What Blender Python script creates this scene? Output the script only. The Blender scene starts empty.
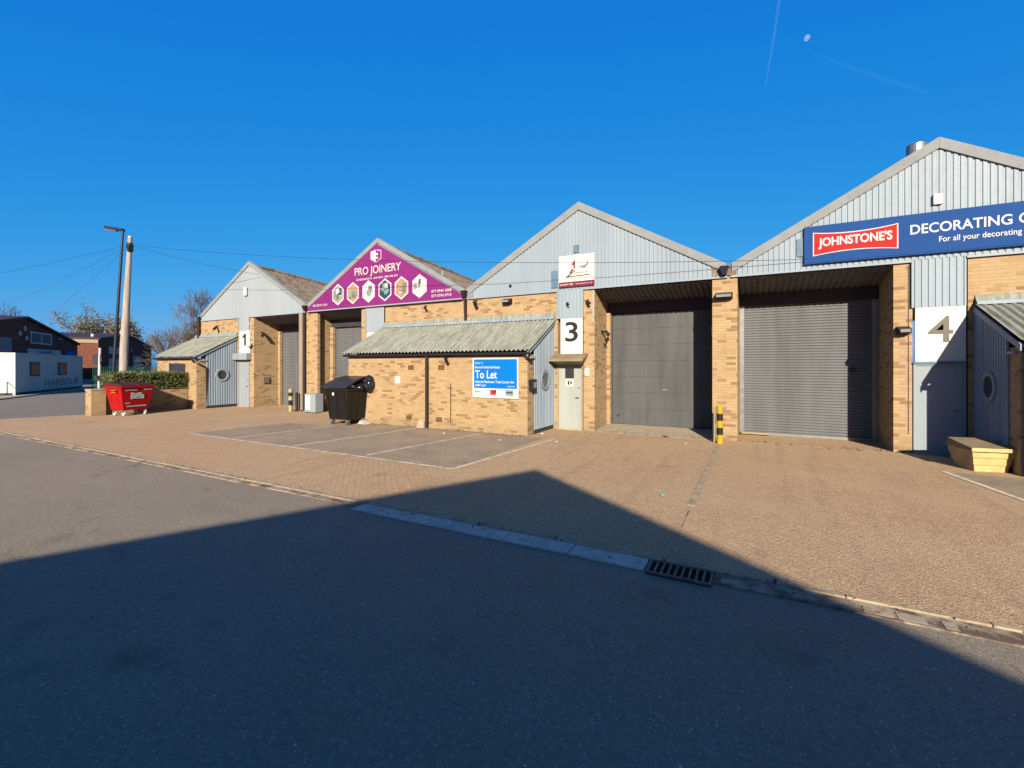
import bpy, bmesh, math, random
from mathutils import Vector, Matrix
random.seed(7)
SC = bpy.context.scene
COL = SC.collection
R = math.radians

# ------------------------------------------------------------ camera, sky, sun
cam = bpy.data.objects.new('camera', bpy.data.cameras.new('camera'))
COL.objects.link(cam); SC.camera = cam
cam.location = (0, -13.41, 2.0)
cam.rotation_euler = (R(90), 0, math.atan(243 / 454.0))
cam.data.sensor_width = 36
cam.data.lens = 454 / 1024 * 36
cam.data.shift_y = -18 / 1024
cam.data.clip_start = 0.05
cam.data.clip_end = 40000

SUN = Vector((1.0, -2.3, 1.0)).normalized()
EL = math.asin(SUN.z)
world = bpy.data.worlds.new('World'); SC.world = world
world.use_nodes = True
wn, wl = world.node_tree.nodes, world.node_tree.links
bg = wn['Background']
sky = wn.new('ShaderNodeTexSky'); sky.sky_type = 'NISHITA'
sky.sun_disc = False
sky.sun_elevation = EL
sky.sun_rotation = math.atan2(SUN.x, SUN.y)
sky.altitude = 0; sky.air_density = 1.0; sky.dust_density = 1.0; sky.ozone_density = 8.0
sep = wn.new('ShaderNodeSeparateColor'); com = wn.new('ShaderNodeCombineColor')
wl.new(sky.outputs[0], sep.inputs[0])
for i, (k, e) in enumerate(((0.233, 1.9), (1.285, 0.58), (3.77, 0.20))):      # phone-like rendering of the clear sky
    pw = wn.new('ShaderNodeMath'); pw.operation = 'POWER'; pw.inputs[1].default_value = e
    ml = wn.new('ShaderNodeMath'); ml.operation = 'MULTIPLY'; ml.inputs[1].default_value = k
    wl.new(sep.outputs[i], pw.inputs[0]); wl.new(pw.outputs[0], ml.inputs[0]); wl.new(ml.outputs[0], com.inputs[i])
wl.new(com.outputs[0], bg.inputs[0])
bg.inputs[1].default_value = 0.055

sun = bpy.data.objects.new('sun', bpy.data.lights.new('sun', 'SUN'))
COL.objects.link(sun)
sun.data.energy = 5.0
sun.data.angle = R(0.53)
sun.data.color = (1.0, 0.90, 0.74)
sun.rotation_euler = (-SUN).to_track_quat('-Z', 'Y').to_euler()
SC.view_settings.view_transform = 'Standard'
SC.view_settings.look = 'None'
SC.view_settings.gamma = 1
SC.view_settings.exposure = 1.44
SC.cycles.max_bounces = 6
SC.cycles.transparent_max_bounces = 12

# ------------------------------------------------------------ materials
ALB = 0.55      # one factor for every albedo, paired with the exposure
class N:
    """tiny node helper"""
    def __init__(s, name):
        s.m = bpy.data.materials.new(name); s.m.use_nodes = True
        s.t = s.m.node_tree; s.b = s.t.nodes['Principled BSDF']
    def new(s, kind, **kw):
        n = s.t.nodes.new('ShaderNode' + kind)
        for k, v in kw.items():
            if k.startswith('_'): setattr(n, k[1:], v)
            else: n.inputs[k.replace('0', ' ')].default_value = v
        return n
    def link(s, a, b): s.t.links.new(a, b)
    def pos(s):
        return s.new('NewGeometry').outputs['Position']
    def mapped(s, scale=(1, 1, 1), rot=(0, 0, 0), obj=False):
        mp = s.new('Mapping')
        if obj: s.link(s.new('TexCoord').outputs['Object'], mp.inputs[0])
        else: s.link(s.pos(), mp.inputs[0])
        mp.inputs['Scale'].default_value = scale; mp.inputs['Rotation'].default_value = rot
        return mp.outputs[0]
    def noise(s, vec, scale, detail=4, rough=0.6):
        n = s.new('TexNoise', Scale=scale, Detail=detail, Roughness=rough)
        s.link(vec, n.inputs['Vector']); return n.outputs['Fac']
    def ramp(s, fac, stops, interp='LINEAR'):
        r = s.new('ValToRGB'); s.link(fac, r.inputs[0]); e = r.color_ramp.elements
        r.color_ramp.interpolation = interp
        while len(e) < len(stops): e.new(0.5)
        for el, (p, c) in zip(e, stops):
            el.position = p
            el.color = (c, c, c, 1) if isinstance(c, (int, float)) else (*c, 1)
        return r.outputs[0]
    def mix(s, fac, a, b, mode='MIX'):
        n = s.new('Mix', _data_type='RGBA', _blend_type=mode)
        for v, i in ((fac, 0), (a, 6), (b, 7)):
            if hasattr(v, 'is_linked') or hasattr(v, 'links'): s.link(v, n.inputs[i])
            else: n.inputs[i].default_value = v if i == 0 else (*v, 1)
        return n.outputs[2]
    def math(s, op, a, b=0.0, c=None):
        n = s.new('Math', _operation=op)
        for v, i in ((a, 0), (b, 1), (c, 2)):
            if v is None: continue
            if hasattr(v, 'links'): s.link(v, n.inputs[i])
            else: n.inputs[i].default_value = v
        return n.outputs[0]
    def bump(s, h, strength=0.4, dist=0.01):
        b = s.new('Bump', Strength=strength, Distance=dist)
        s.link(h, b.inputs['Height']); s.link(b.outputs[0], s.b.inputs['Normal'])
    def done(s, col=None, rough=0.8, metal=0.0, spec=0.4):
        if col is not None:
            if hasattr(col, 'links'): s.link(s.mix(1.0, col, (ALB, ALB, ALB), 'MULTIPLY'), s.b.inputs['Base Color'])
            else: s.b.inputs['Base Color'].default_value = (*[c * ALB for c in col], 1)
        if hasattr(rough, 'links'): s.link(rough, s.b.inputs['Roughness'])
        else: s.b.inputs['Roughness'].default_value = rough
        s.b.inputs['Metallic'].default_value = metal
        s.b.inputs['Specular IOR Level'].default_value = spec
        return s.m

_pc = {}
def paint(col, rough=0.55, dirt=0.18, scale=3.0, metal=0.0, spec=0.14, streak=False, name='paint'):
    key = (col, rough, dirt, scale, metal, streak)
    if key in _pc: return _pc[key]
    n = N(name)
    v = n.mapped((1, 1, 0.12) if streak else (1, 1, 1))
    f = n.noise(v, scale, 5, 0.65)
    f2 = n.noise(n.pos(), scale * 9, 3)
    d = tuple(c * (1 - dirt * 1.6) for c in col)
    c = n.mix(n.ramp(f, [(0.38, 0.0), (0.68, 1.0)]), col, d)
    c = n.mix(n.ramp(f2, [(0.55, 0.0), (0.75, dirt)]), c, tuple(x * 0.5 for x in col))
    n.bump(f2, 0.08, 0.004)
    m = n.done(c, n.math('MULTIPLY_ADD', f2, 0.2, rough - 0.1), metal, spec)
    _pc[key] = m; return m

def brick_mat(name, light, mid, dark, mortar, bw=0.225, bh=0.075, blotch=0.25):
    n = N(name)
    sx = n.new('SeparateXYZ'); n.link(n.pos(), sx.inputs[0])
    cx = n.new('CombineXYZ')
    n.link(n.math('ADD', sx.outputs[0], sx.outputs[1]), cx.inputs[0]); n.link(sx.outputs[2], cx.inputs[1])
    b = n.new('TexBrick', Scale=1.0)
    b.inputs['Color1'].default_value = (0, 0, 0, 1); b.inputs['Color2'].default_value = (1, 1, 1, 1)
    b.inputs['Mortar Size'].default_value = 0.006; b.inputs['Mortar Smooth'].default_value = 0.3
    b.inputs['Brick Width'].default_value = bw; b.inputs['Row Height'].default_value = bh
    b.inputs['Mortar'].default_value = (0.5, 0.5, 0.5, 1)
    n.link(cx.outputs[0], b.inputs['Vector'])
    base = n.ramp(b.outputs['Color'], [(0.0, light), (0.55, tuple((a + c) / 2 for a, c in zip(light, mid))), (0.80, mid), (0.92, dark)])
    g = n.noise(n.pos(), 60, 4, 0.7)
    base = n.mix(n.ramp(g, [(0.45, 0.0), (0.7, 0.35)]), base, dark)
    big = n.noise(n.pos(), 0.9, 5, 0.65)
    base = n.mix(n.ramp(big, [(0.42, 0.0), (0.72, blotch)]), base, tuple(c * 0.55 for c in mid))
    wash = n.noise(n.mapped((3, 3, 11)), 2.6, 5, 0.75)
    base = n.mix(n.ramp(wash, [(0.56, 0.0), (0.70, 0.8)]), base, dark)
    damp = n.new('MapRange'); n.link(sx.outputs[2], damp.inputs[0])
    damp.inputs[1].default_value = 0.0; damp.inputs[2].default_value = 0.4
    damp.inputs[3].default_value = 0.7; damp.inputs[4].default_value = 0.0
    dn = n.math('MULTIPLY', damp.outputs[0], n.noise(n.pos(), 5, 4))
    base = n.mix(dn, base, (0.16, 0.12, 0.085))
    col = n.mix(b.outputs['Fac'], base, mortar)
    n.bump(n.math('SUBTRACT', n.math('MULTIPLY', g, 0.4), b.outputs['Fac']), 0.6, 0.008)
    return n.done(col, 0.9, 0, 0.2)

M = {}
M['brick'] = brick_mat('yellow_brick', (0.485, 0.345, 0.18), (0.42, 0.272, 0.132), (0.26, 0.155, 0.078), (0.36, 0.275, 0.175))
M['red_brick'] = brick_mat('red_brick', (0.24, 0.075, 0.045), (0.18, 0.05, 0.033), (0.09, 0.03, 0.023), (0.18, 0.10, 0.075))

def asphalt(name, base, spk=(0.85, 0.78, 0.68), patch=0.35, sp=0.42, warm=None):
    n = N(name)
    p = n.pos()
    big = n.noise(p, 0.35, 6, 0.6); mid = n.noise(p, 2.6, 6, 0.65); fine = n.noise(p, 85, 3, 0.8)
    c = n.mix(n.ramp(big, [(0.35, 0.0), (0.7, patch)]), base, tuple(x * 0.62 for x in base))
    c = n.mix(n.ramp(mid, [(0.45, 0.0), (0.75, patch)]), c, tuple(min(1, x * 1.35) for x in base))
    c = n.mix(n.ramp(fine, [(0.3, 0.75), (0.5, 0.0)]), c, tuple(x * 0.35 for x in base))
    grain = n.noise(p, 26, 3, 0.85)
    c = n.mix(n.ramp(grain, [(0.34, 0.55), (0.48, 0.0)]), c, tuple(x * 0.45 for x in base))
    c = n.mix(n.ramp(grain, [(0.54, 0.0), (0.70, 0.5)]), c, tuple(min(1, x * 1.8) for x in base))
    stain = n.noise(n.mapped((1, 1.6, 1)), 1.25, 5, 0.6)
    c = n.mix(n.ramp(stain, [(0.60, 0.0), (0.72, 0.5)]), c, tuple(x * 0.4 for x in base))
    drip = n.new('TexVoronoi', Scale=0.55); n.link(p, drip.inputs['Vector'])
    c = n.mix(n.ramp(n.math('ADD', drip.outputs['Distance'], n.math('MULTIPLY', mid, 0.25)), [(0.16, 0.5), (0.24, 0.0)]), c, tuple(x * 0.35 for x in base))
    if warm: c = n.mix(n.ramp(n.noise(p, 0.9, 5, 0.6), [(0.45, 0.0), (0.65, 0.5)]), c, warm)
    v = n.new('TexVoronoi', Scale=48.0); n.link(p, v.inputs['Vector'])
    sel = n.math('GREATER_THAN', n.new('SeparateColor').outputs[0], 2)
    sc = n.new('SeparateColor'); n.link(v.outputs['Color'], sc.inputs[0])
    sel = n.math('MULTIPLY', n.math('GREATER_THAN', sc.outputs[0], 0.86), n.math('LESS_THAN', v.outputs['Distance'], 0.3))
    c = n.mix(n.math('MULTIPLY', sel, sp), c, spk)
    v2 = n.new('TexVoronoi', Scale=11.0); n.link(p, v2.inputs['Vector'])
    s2 = n.new('SeparateColor'); n.link(v2.outputs['Color'], s2.inputs[0])
    sel2 = n.math('MULTIPLY', n.math('GREATER_THAN', s2.outputs[1], 0.8), n.math('LESS_THAN', v2.outputs['Distance'], 0.10))
    c = n.mix(n.math('MULTIPLY', sel2, sp), c, tuple(x * 1.3 for x in spk))
    # hairline cracks
    wob = n.new('TexNoise', Scale=1.6, Detail=6.0); n.link(p, wob.inputs['Vector'])
    vm = n.new('VectorMath', _operation='MULTIPLY_ADD'); n.link(wob.outputs['Color'], vm.inputs[0])
    vm.inputs[1].default_value = (1.6, 1.6, 0); n.link(p, vm.inputs[2])
    cr = n.new('TexVoronoi', _feature='DISTANCE_TO_EDGE', Scale=0.33); n.link(vm.outputs[0], cr.inputs['Vector'])
    crack = n.math('LESS_THAN', cr.outputs['Distance'], 0.0018)
    crack = n.math('MULTIPLY', crack, n.ramp(n.noise(p, 0.8, 3), [(0.52, 0.0), (0.60, 0.6)]))
    c = n.mix(crack, c, (0.012, 0.012, 0.012))
    n.bump(n.math('ADD', n.math('ADD', fine, grain), n.math('MULTIPLY', sel, 0.6)), 0.7, 0.01)
    return n.done(c, n.math('MULTIPLY_ADD', mid, 0.25, 0.68), 0, 0.3)
M['asphalt'] = asphalt('asphalt', (0.315, 0.255, 0.18))
M['asphalt_bay'] = asphalt('asphalt_bay', (0.37, 0.285, 0.19), patch=0.6, warm=(0.50, 0.36, 0.22))
M['asphalt_far'] = asphalt('asphalt_far', (0.24, 0.21, 0.17))

def paving():
    n = N('block_paving')
    v = n.mapped((1, 1, 1), (0, 0, R(45)))
    b = n.new('TexBrick', Scale=1.0)
    b.inputs['Color1'].default_value = (0, 0, 0, 1); b.inputs['Color2'].default_value = (1, 1, 1, 1)
    b.inputs['Mortar Size'].default_value = 0.006; b.inputs['Mortar Smooth'].default_value = 0.5
    b.inputs['Brick Width'].default_value = 0.2; b.inputs['Row Height'].default_value = 0.1
    b.inputs['Mortar'].default_value = (0.5, 0.5, 0.5, 1)
    n.link(v, b.inputs['Vector'])
    c = n.ramp(b.outputs['Color'], [(0.0, (0.63, 0.42, 0.225)), (0.4, (0.61, 0.395, 0.21)), (0.75, (0.58, 0.365, 0.19)), (1.0, (0.62, 0.41, 0.225))])
    g = n.noise(n.pos(), 55, 3, 0.85)
    c = n.mix(n.ramp(g, [(0.38, 0.7), (0.5, 0.0)]), c, (0.22, 0.13, 0.085))
    c = n.mix(n.ramp(g, [(0.55, 0.0), (0.68, 0.6)]), c, (0.80, 0.63, 0.42))
    gr = n.noise(n.mapped((1, 1, 1)), 32, 2, 0.9)
    c = n.mix(n.ramp(gr, [(0.36, 0.5), (0.47, 0.0)]), c, (0.27, 0.165, 0.10))
    c = n.mix(n.ramp(gr, [(0.55, 0.0), (0.68, 0.45)]), c, (0.90, 0.69, 0.44))
    mid = n.noise(n.pos(), 7, 5, 0.7)
    c = n.mix(n.ramp(mid, [(0.45, 0.0), (0.7, 0.3)]), c, (0.40, 0.255, 0.165))
    big = n.noise(n.mapped((0.5, 1, 1)), 0.55, 6, 0.65)
    c = n.mix(n.ramp(big, [(0.4, 0.0), (0.7, 0.4)]), c, (0.66, 0.50, 0.29))
    tyre = n.noise(n.mapped((2.2, 0.18, 1)), 1.3, 4, 0.6)
    c = n.mix(n.ramp(tyre, [(0.52, 0.0), (0.66, 0.28)]), c, (0.34, 0.225, 0.145))
    drip = n.new('TexVoronoi', Scale=0.6); n.link(n.pos(), drip.inputs['Vector'])
    c = n.mix(n.ramp(n.math('ADD', drip.outputs['Distance'], n.math('MULTIPLY', mid, 0.3)), [(0.18, 0.4), (0.27, 0.0)]), c, (0.20, 0.14, 0.10))
    st = n.noise(n.mapped((1, 0.6, 1)), 1.1, 6, 0.75)
    c = n.mix(n.ramp(st, [(0.58, 0.0), (0.75, 0.4)]), c, (0.30, 0.20, 0.14))
    c = n.mix(n.math('MULTIPLY', b.outputs['Fac'], 0.24), c, (0.34, 0.23, 0.15))
    n.bump(n.math('SUBTRACT', n.math('ADD', g, gr), n.math('MULTIPLY', b.outputs['Fac'], 0.4)), 0.8, 0.014)
    return n.done(c, 0.9, 0, 0.2)
M['paving'] = paving()

def rough_mat(name, a, b, scale=6, thr=(0.4, 0.65), rough=0.85, c3=None, streak=None, bump=0.3):
    n = N(name)
    v = n.mapped(streak) if streak else n.pos()
    f = n.noise(v, scale, 7, 0.7)
    c = n.mix(n.ramp(f, [(thr[0], 0.0), (thr[1], 1.0)]), a, b)
    if c3:
        f3 = n.noise(n.pos(), scale * 2.7, 5, 0.75)
        c = n.mix(n.ramp(f3, [(0.52, 0.0), (0.68, 0.85)]), c, c3)
    n.bump(n.noise(n.pos(), scale * 8, 3), bump, 0.008)
    return n.done(c, rough, 0, 0.15)
M['kerb'] = rough_mat('kerb_concrete', (0.50, 0.385, 0.25), (0.34, 0.255, 0.16), 4, c3=(0.20, 0.15, 0.10))
M['channel'] = rough_mat('channel_concrete', (0.66, 0.61, 0.51), (0.52, 0.47, 0.38), 3, c3=(0.30, 0.26, 0.20))
M['channel_worn'] = rough_mat('channel_worn', (0.46, 0.355, 0.24), (0.15, 0.11, 0.08), 3, (0.44, 0.58))
M['concrete'] = rough_mat('apron_concrete', (0.50, 0.42, 0.30), (0.40, 0.32, 0.22), 3, c3=(0.30, 0.24, 0.17))
M['silt'] = rough_mat('silt', (0.10, 0.065, 0.045), (0.18, 0.12, 0.08), 9)
M['line'] = rough_mat('worn_line', (0.78, 0.66, 0.48), (0.44, 0.335, 0.22), 5.2, (0.46, 0.64))
M['roof'] = rough_mat('weathered_roof', (0.27, 0.215, 0.155), (0.13, 0.10, 0.075), 2.6, (0.42, 0.6), c3=(0.33, 0.29, 0.18))
M['asbestos'] = rough_mat('lichen_sheet', (0.31, 0.325, 0.27), (0.18, 0.19, 0.145), 2.0, (0.4, 0.62), c3=(0.36, 0.37, 0.31), streak=(5, 0.6, 0.6))
M['fascia'] = rough_mat('grey_fascia', (0.26, 0.285, 0.29), (0.225, 0.245, 0.25), 2.0, c3=(0.21, 0.22, 0.21), bump=0.05)
M['clad'] = paint((0.29, 0.36, 0.41), 0.5, 0.07, 1.3, streak=True, name='pale_blue_cladding')
M['clad2'] = paint((0.31, 0.36, 0.395), 0.5, 0.06, 1.0, streak=True, name='pale_grey_cladding')
M['clad_side'] = paint((0.29, 0.36, 0.43), 0.5, 0.18, 1.6, streak=True, name='blue_side_cladding')
M['door'] = paint((0.38, 0.415, 0.37), 0.5, 0.10, 2.0, streak=True, name='green_grey_door')
M['door_blue'] = paint((0.29, 0.335, 0.36), 0.5, 0.10, 2.0, streak=True, name='blue_grey_door')
M['shutter'] = paint((0.108, 0.111, 0.111), 0.5, 0.2, 2.0, streak=True, name='grey_shutter')
M['roller'] = paint((0.158, 0.166, 0.172), 0.5, 0.15, 2.0, streak=True, name='galvanised_roller')
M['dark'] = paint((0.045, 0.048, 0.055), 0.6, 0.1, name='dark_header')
M['soffit'] = paint((0.20, 0.195, 0.20), 0.7, 0.2, name='grey_soffit')
M['pipe'] = paint((0.035, 0.02, 0.015), 0.5, 0.1, name='brown_pipe')
M['pale_pipe'] = paint((0.3, 0.25, 0.19), 0.6, 0.1, name='pale_pipe')
M['black'] = paint((0.02, 0.02, 0.022), 0.45, 0.1, name='black_plastic')
M['bin'] = paint((0.012, 0.010, 0.009), 0.42, 0.25, 4, spec=0.3, name='black_bin_plastic')
M['lid'] = paint((0.030, 0.030, 0.034), 0.4, 0.25, 4, spec=0.3, name='lid_plastic')
M['bag'] = paint((0.014, 0.014, 0.016), 0.22, 0.1, 6, spec=0.6, name='bag_plastic')
M['white'] = paint((0.68, 0.66, 0.58), 0.5, 0.04, name='white_panel')
M['white2'] = paint((0.56, 0.57, 0.55), 0.5, 0.06, name='white_fixture')
M['ink'] = paint((0.02, 0.02, 0.02), 0.6, 0.0, name='ink')
M['ink4'] = paint((0.15, 0.135, 0.115), 0.5, 0.1, name='faded_ink')
M['purple'] = paint((0.215, 0.027, 0.172), 0.7, 0.10, 0.7, spec=0.05, name='magenta_board')
M['signblue'] = paint((0.022, 0.075, 0.245), 0.8, 0.05, 0.8, spec=0.03, name='navy_board')
M['logored'] = paint((0.42, 0.028, 0.028), 0.7, 0.03, spec=0.04, name='logo_red')
M['maroon'] = paint((0.18, 0.02, 0.045), 0.5, 0.05, name='maroon')
M['letblue'] = paint((0.003, 0.165, 0.55), 0.7, 0.04, spec=0.04, name='agent_blue')
M['red'] = paint((0.42, 0.008, 0.010), 0.4, 0.22, 4, name='red_bin')
M['redshade'] = paint((0.07, 0.018, 0.018), 0.6, 0.1, name='dark_red_lid')
M['yellow'] = paint((0.5, 0.34, 0.02), 0.5, 0.12, 6, name='yellow_paint')
M['paleyellow'] = paint((0.42, 0.38, 0.2), 0.5, 0.12, 6, name='faded_yellow')
M['grit'] = paint((0.66, 0.47, 0.20), 0.55, 0.22, 4, name='grit_bin_yellow')
M['grit_lid'] = paint((0.3, 0.235, 0.14), 0.55, 0.2, 5, name='grit_bin_lid')
M['steel'] = paint((0.42, 0.42, 0.40), 0.35, 0.15, 6, metal=0.7, name='steel')
M['iron'] = paint((0.20, 0.17, 0.14), 0.6, 0.3, 9, name='cast_iron')
M['hole_shade'] = paint((0.006, 0.006, 0.006), 0.9, 0.0, name='drain_hole_shade')  # near black, painted shade of the drain opening
M['glass'] = paint((0.03, 0.035, 0.04), 0.12, 0.0, spec=0.8, name='dark_glass')
M['greyglass'] = paint((0.22, 0.25, 0.27), 0.15, 0.05, spec=0.8, name='grey_glass')
M['wood_pole'] = rough_mat('weathered_pole', (0.42, 0.38, 0.33), (0.26, 0.23, 0.19), 4, streak=(6, 6, 0.3))
M['post'] = paint((0.02, 0.028, 0.05), 0.4, 0.1, name='lamp_post_paint')
M['cont'] = paint((0.68, 0.72, 0.64), 0.5, 0.10, 1.5, name='cabin_paint')
M['lettergrey'] = paint((0.16, 0.18, 0.20), 0.5, 0.05, name='letter_grey')
M['lightpatch'] = paint((0.13, 0.22, 0.29), 0.4, 0.15, 4, name='blue_patch')
M['terracotta'] = paint((0.17, 0.085, 0.045), 0.8, 0.2, 12, name='air_brick')
M['orangewood'] = paint((0.2, 0.085, 0.05), 0.7, 0.2, 5, name='fascia_board_brown')
M['shed_clad'] = paint((0.060, 0.032, 0.032), 0.6, 0.1, 1, name='dark_shed_cladding')
M['cream'] = paint((0.36, 0.3, 0.19), 0.6, 0.1, name='cream_band')
M['greenfence'] = paint((0.02, 0.1, 0.07), 0.5, 0.1, name='green_steel')
M['bark'] = rough_mat('bark', (0.20, 0.165, 0.13), (0.12, 0.10, 0.08), 8)
M['twig'] = rough_mat('twig', (0.15, 0.125, 0.105), (0.10, 0.085, 0.07), 8)
M['teal'] = paint((0.10, 0.38, 0.42), 0.5, 0.1, name='teal_litter')
M['wire'] = paint((0.03, 0.04, 0.05), 0.5, 0.0, name='wire')
M['pinky'] = paint((0.4, 0.25, 0.15), 0.5, 0.1, name='print_warm')
M['printgrn'] = paint((0.26, 0.31, 0.25), 0.5, 0.1, name='print_green')
M['printgrey'] = paint((0.25, 0.265, 0.28), 0.5, 0.1, name='print_grey')
M['printnavy'] = paint((0.04, 0.06, 0.10), 0.5, 0.1, name='print_navy')

def leaf_mat(name, a, b):
    n = N(name)
    oi = n.noise(n.pos(), 9, 3, 0.8)
    c = n.mix(n.ramp(oi, [(0.35, 0.0), (0.65, 1.0)]), a, b)
    return n.done(c, 0.6, 0, 0.3)
M['leaf'] = leaf_mat('hedge_leaf', (0.055, 0.085, 0.018), (0.16, 0.16, 0.05))
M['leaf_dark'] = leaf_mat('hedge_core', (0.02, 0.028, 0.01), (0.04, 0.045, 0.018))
M['olive'] = leaf_mat('olive_leaf', (0.10, 0.092, 0.04), (0.17, 0.145, 0.075))

def vapour(name, col, op):
    n = N(name)
    tr = n.new('BsdfTransparent'); df = n.new('BsdfDiffuse'); df.inputs[0].default_value = (*col, 1)
    mx = n.new('MixShader', Fac=op)
    n.link(tr.outputs[0], mx.inputs[1]); n.link(df.outputs[0], mx.inputs[2])
    n.link(mx.outputs[0], n.t.nodes['Material Output'].inputs['Surface'])
    return n.m
M['trail'] = vapour('ice_trail', (0.7, 0.85, 1.0), 0.010)
M['trail2'] = vapour('ice_trail_faint', (0.7, 0.85, 1.0), 0.003)
M['moon'] = vapour('moon_rock', (0.5, 0.58, 0.72), 0.14)

# ------------------------------------------------------------ mesh helpers
class MB:
    def __init__(s): s.v = []; s.f = []; s.smooth = False
    def box(s, x0, x1, y0, y1, z0, z1):
        i = len(s.v)
        s.v += [(x, y, z) for z in (z0, z1) for (x, y) in ((x0, y0), (x1, y0), (x1, y1), (x0, y1))]
        s.f += [tuple(i + k for k in q) for q in ((3, 2, 1, 0), (4, 5, 6, 7), (0, 1, 5, 4), (1, 2, 6, 5), (2, 3, 7, 6), (3, 0, 4, 7))]
        return s
    def hexa(s, b, t):   # 4 bottom pts, 4 top pts
        i = len(s.v); s.v += list(b) + list(t)
        s.f += [tuple(i + k for k in q) for q in ((3, 2, 1, 0), (4, 5, 6, 7), (0, 1, 5, 4), (1, 2, 6, 5), (2, 3, 7, 6), (3, 0, 4, 7))]
        return s
    def prism(s, pts, vec):   # planar polygon extruded along vec
        i = len(s.v); n = len(pts)
        s.v += [tuple(p) for p in pts] + [(p[0] + vec[0], p[1] + vec[1], p[2] + vec[2]) for p in pts]
        s.f.append(tuple(range(i + n - 1, i - 1, -1))); s.f.append(tuple(range(i + n, i + 2 * n)))
        for k in range(n):
            j = (k + 1) % n; s.f.append((i + k, i + j, i + n + j, i + n + k))
        return s
    def face(s, pts):
        i = len(s.v); s.v += [tuple(p) for p in pts]; s.f.append(tuple(range(i, i + len(pts)))); return s
    def tube(s, path, rad, n=8, caps=True):
        path = [Vector(p) for p in path]
        if not isinstance(rad, (list, tuple)): rad = [rad] * len(path)
        i = len(s.v); ref = None
        for k, p in enumerate(path):
            d = (path[min(k + 1, len(path) - 1)] - path[max(k - 1, 0)]).normalized()
            if ref is None: ref = Vector((0, 0, 1)) if abs(d.z) < 0.9 else Vector((1, 0, 0))
            a = d.cross(ref).normalized(); b = a.cross(d)
            for q in range(n):
                t = 2 * math.pi * q / n
                s.v.append(tuple(p + (a * math.cos(t) + b * math.sin(t)) * rad[k]))
        for k in range(len(path) - 1):
            for q in range(n):
                r = (q + 1) % n
                s.f.append((i + k * n + q, i + k * n + r, i + (k + 1) * n + r, i + (k + 1) * n + q))
        if caps:
            s.f.append(tuple(i + q for q in range(n - 1, -1, -1)))
            s.f.append(tuple(i + (len(path) - 1) * n + q for q in range(n)))
        return s
    def sheet(s, pr, A, B):
        """ribbed sheet: pr = list of (t, offset); A(t,o), B(t,o) give the two end points"""
        i = len(s.v)
        for t, o in pr: s.v.append(tuple(A(t, o))); s.v.append(tuple(B(t, o)))
        for k in range(len(pr) - 1):
            s.f.append((i + 2 * k, i + 2 * k + 2, i + 2 * k + 3, i + 2 * k + 1))
        return s
    def ring(s, c, axis, r0, r1, th, n=28):
        c = Vector(c); ax = Vector(axis).normalized()
        a = ax.orthogonal().normalized(); b = ax.cross(a); i = len(s.v)
        for q in range(n):
            t = 2 * math.pi * q / n; d = a * math.cos(t) + b * math.sin(t)
            for rr, h in ((r0, 0), (r1, 0), (r1, th), (r0, th)): s.v.append(tuple(c + d * rr + ax * h))
        for q in range(n):
            e = (q + 1) % n
            for k in range(4):
                l = (k + 1) % 4
                s.f.append((i + 4 * q + k, i + 4 * e + k, i + 4 * e + l, i + 4 * q + l))
        return s
    def disc(s, c, axis, r, th, n=28):
        c = Vector(c); ax = Vector(axis).normalized()
        return s.tube([c, c + ax * th], r, n)
    def build(s, name, mat, parent=None, bevel=0, local=False, smooth=False):
        me = bpy.data.meshes.new(name); me.from_pydata(s.v, [], s.f)
        me.materials.append(M[mat] if isinstance(mat, str) else mat)
        bm = bmesh.new(); bm.from_mesh(me); bmesh.ops.recalc_face_normals(bm, faces=bm.faces); bm.to_mesh(me); bm.free()
        if smooth:
            for p in me.polygons: p.use_smooth = True
        return link(name, me, parent, bevel, local)

def link(name, me, parent=None, bevel=0, local=False):
    o = bpy.data.objects.new(name, me); COL.objects.link(o)
    if parent:
        o.parent = parent
        if not local:
            root = parent
            while root.parent: root = root.parent
            if parent is root: o.matrix_parent_inverse = Matrix.Translation(-Vector(root.location))
            # deeper parts share the same world frame as their parent part
    if bevel:
        b = o.modifiers.new('bevel', 'BEVEL'); b.width = bevel; b.segments = 2; b.limit_method = 'ANGLE'
    return o

def thing(name, label, cat, loc=(0, 0, 0), rz=0, group=None):
    o = bpy.data.objects.new(name, None); COL.objects.link(o)
    o.empty_display_size = 0.2
    o.location = loc; o.rotation_euler = (0, 0, rz); o['label'] = label; o['category'] = cat
    if group: o['group'] = group
    return o
def tag(o, label, cat, group=None):
    o['label'] = label; o['category'] = cat
    if group: o['group'] = group
    return o
def struct(o): o['kind'] = 'structure'; return o

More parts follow.
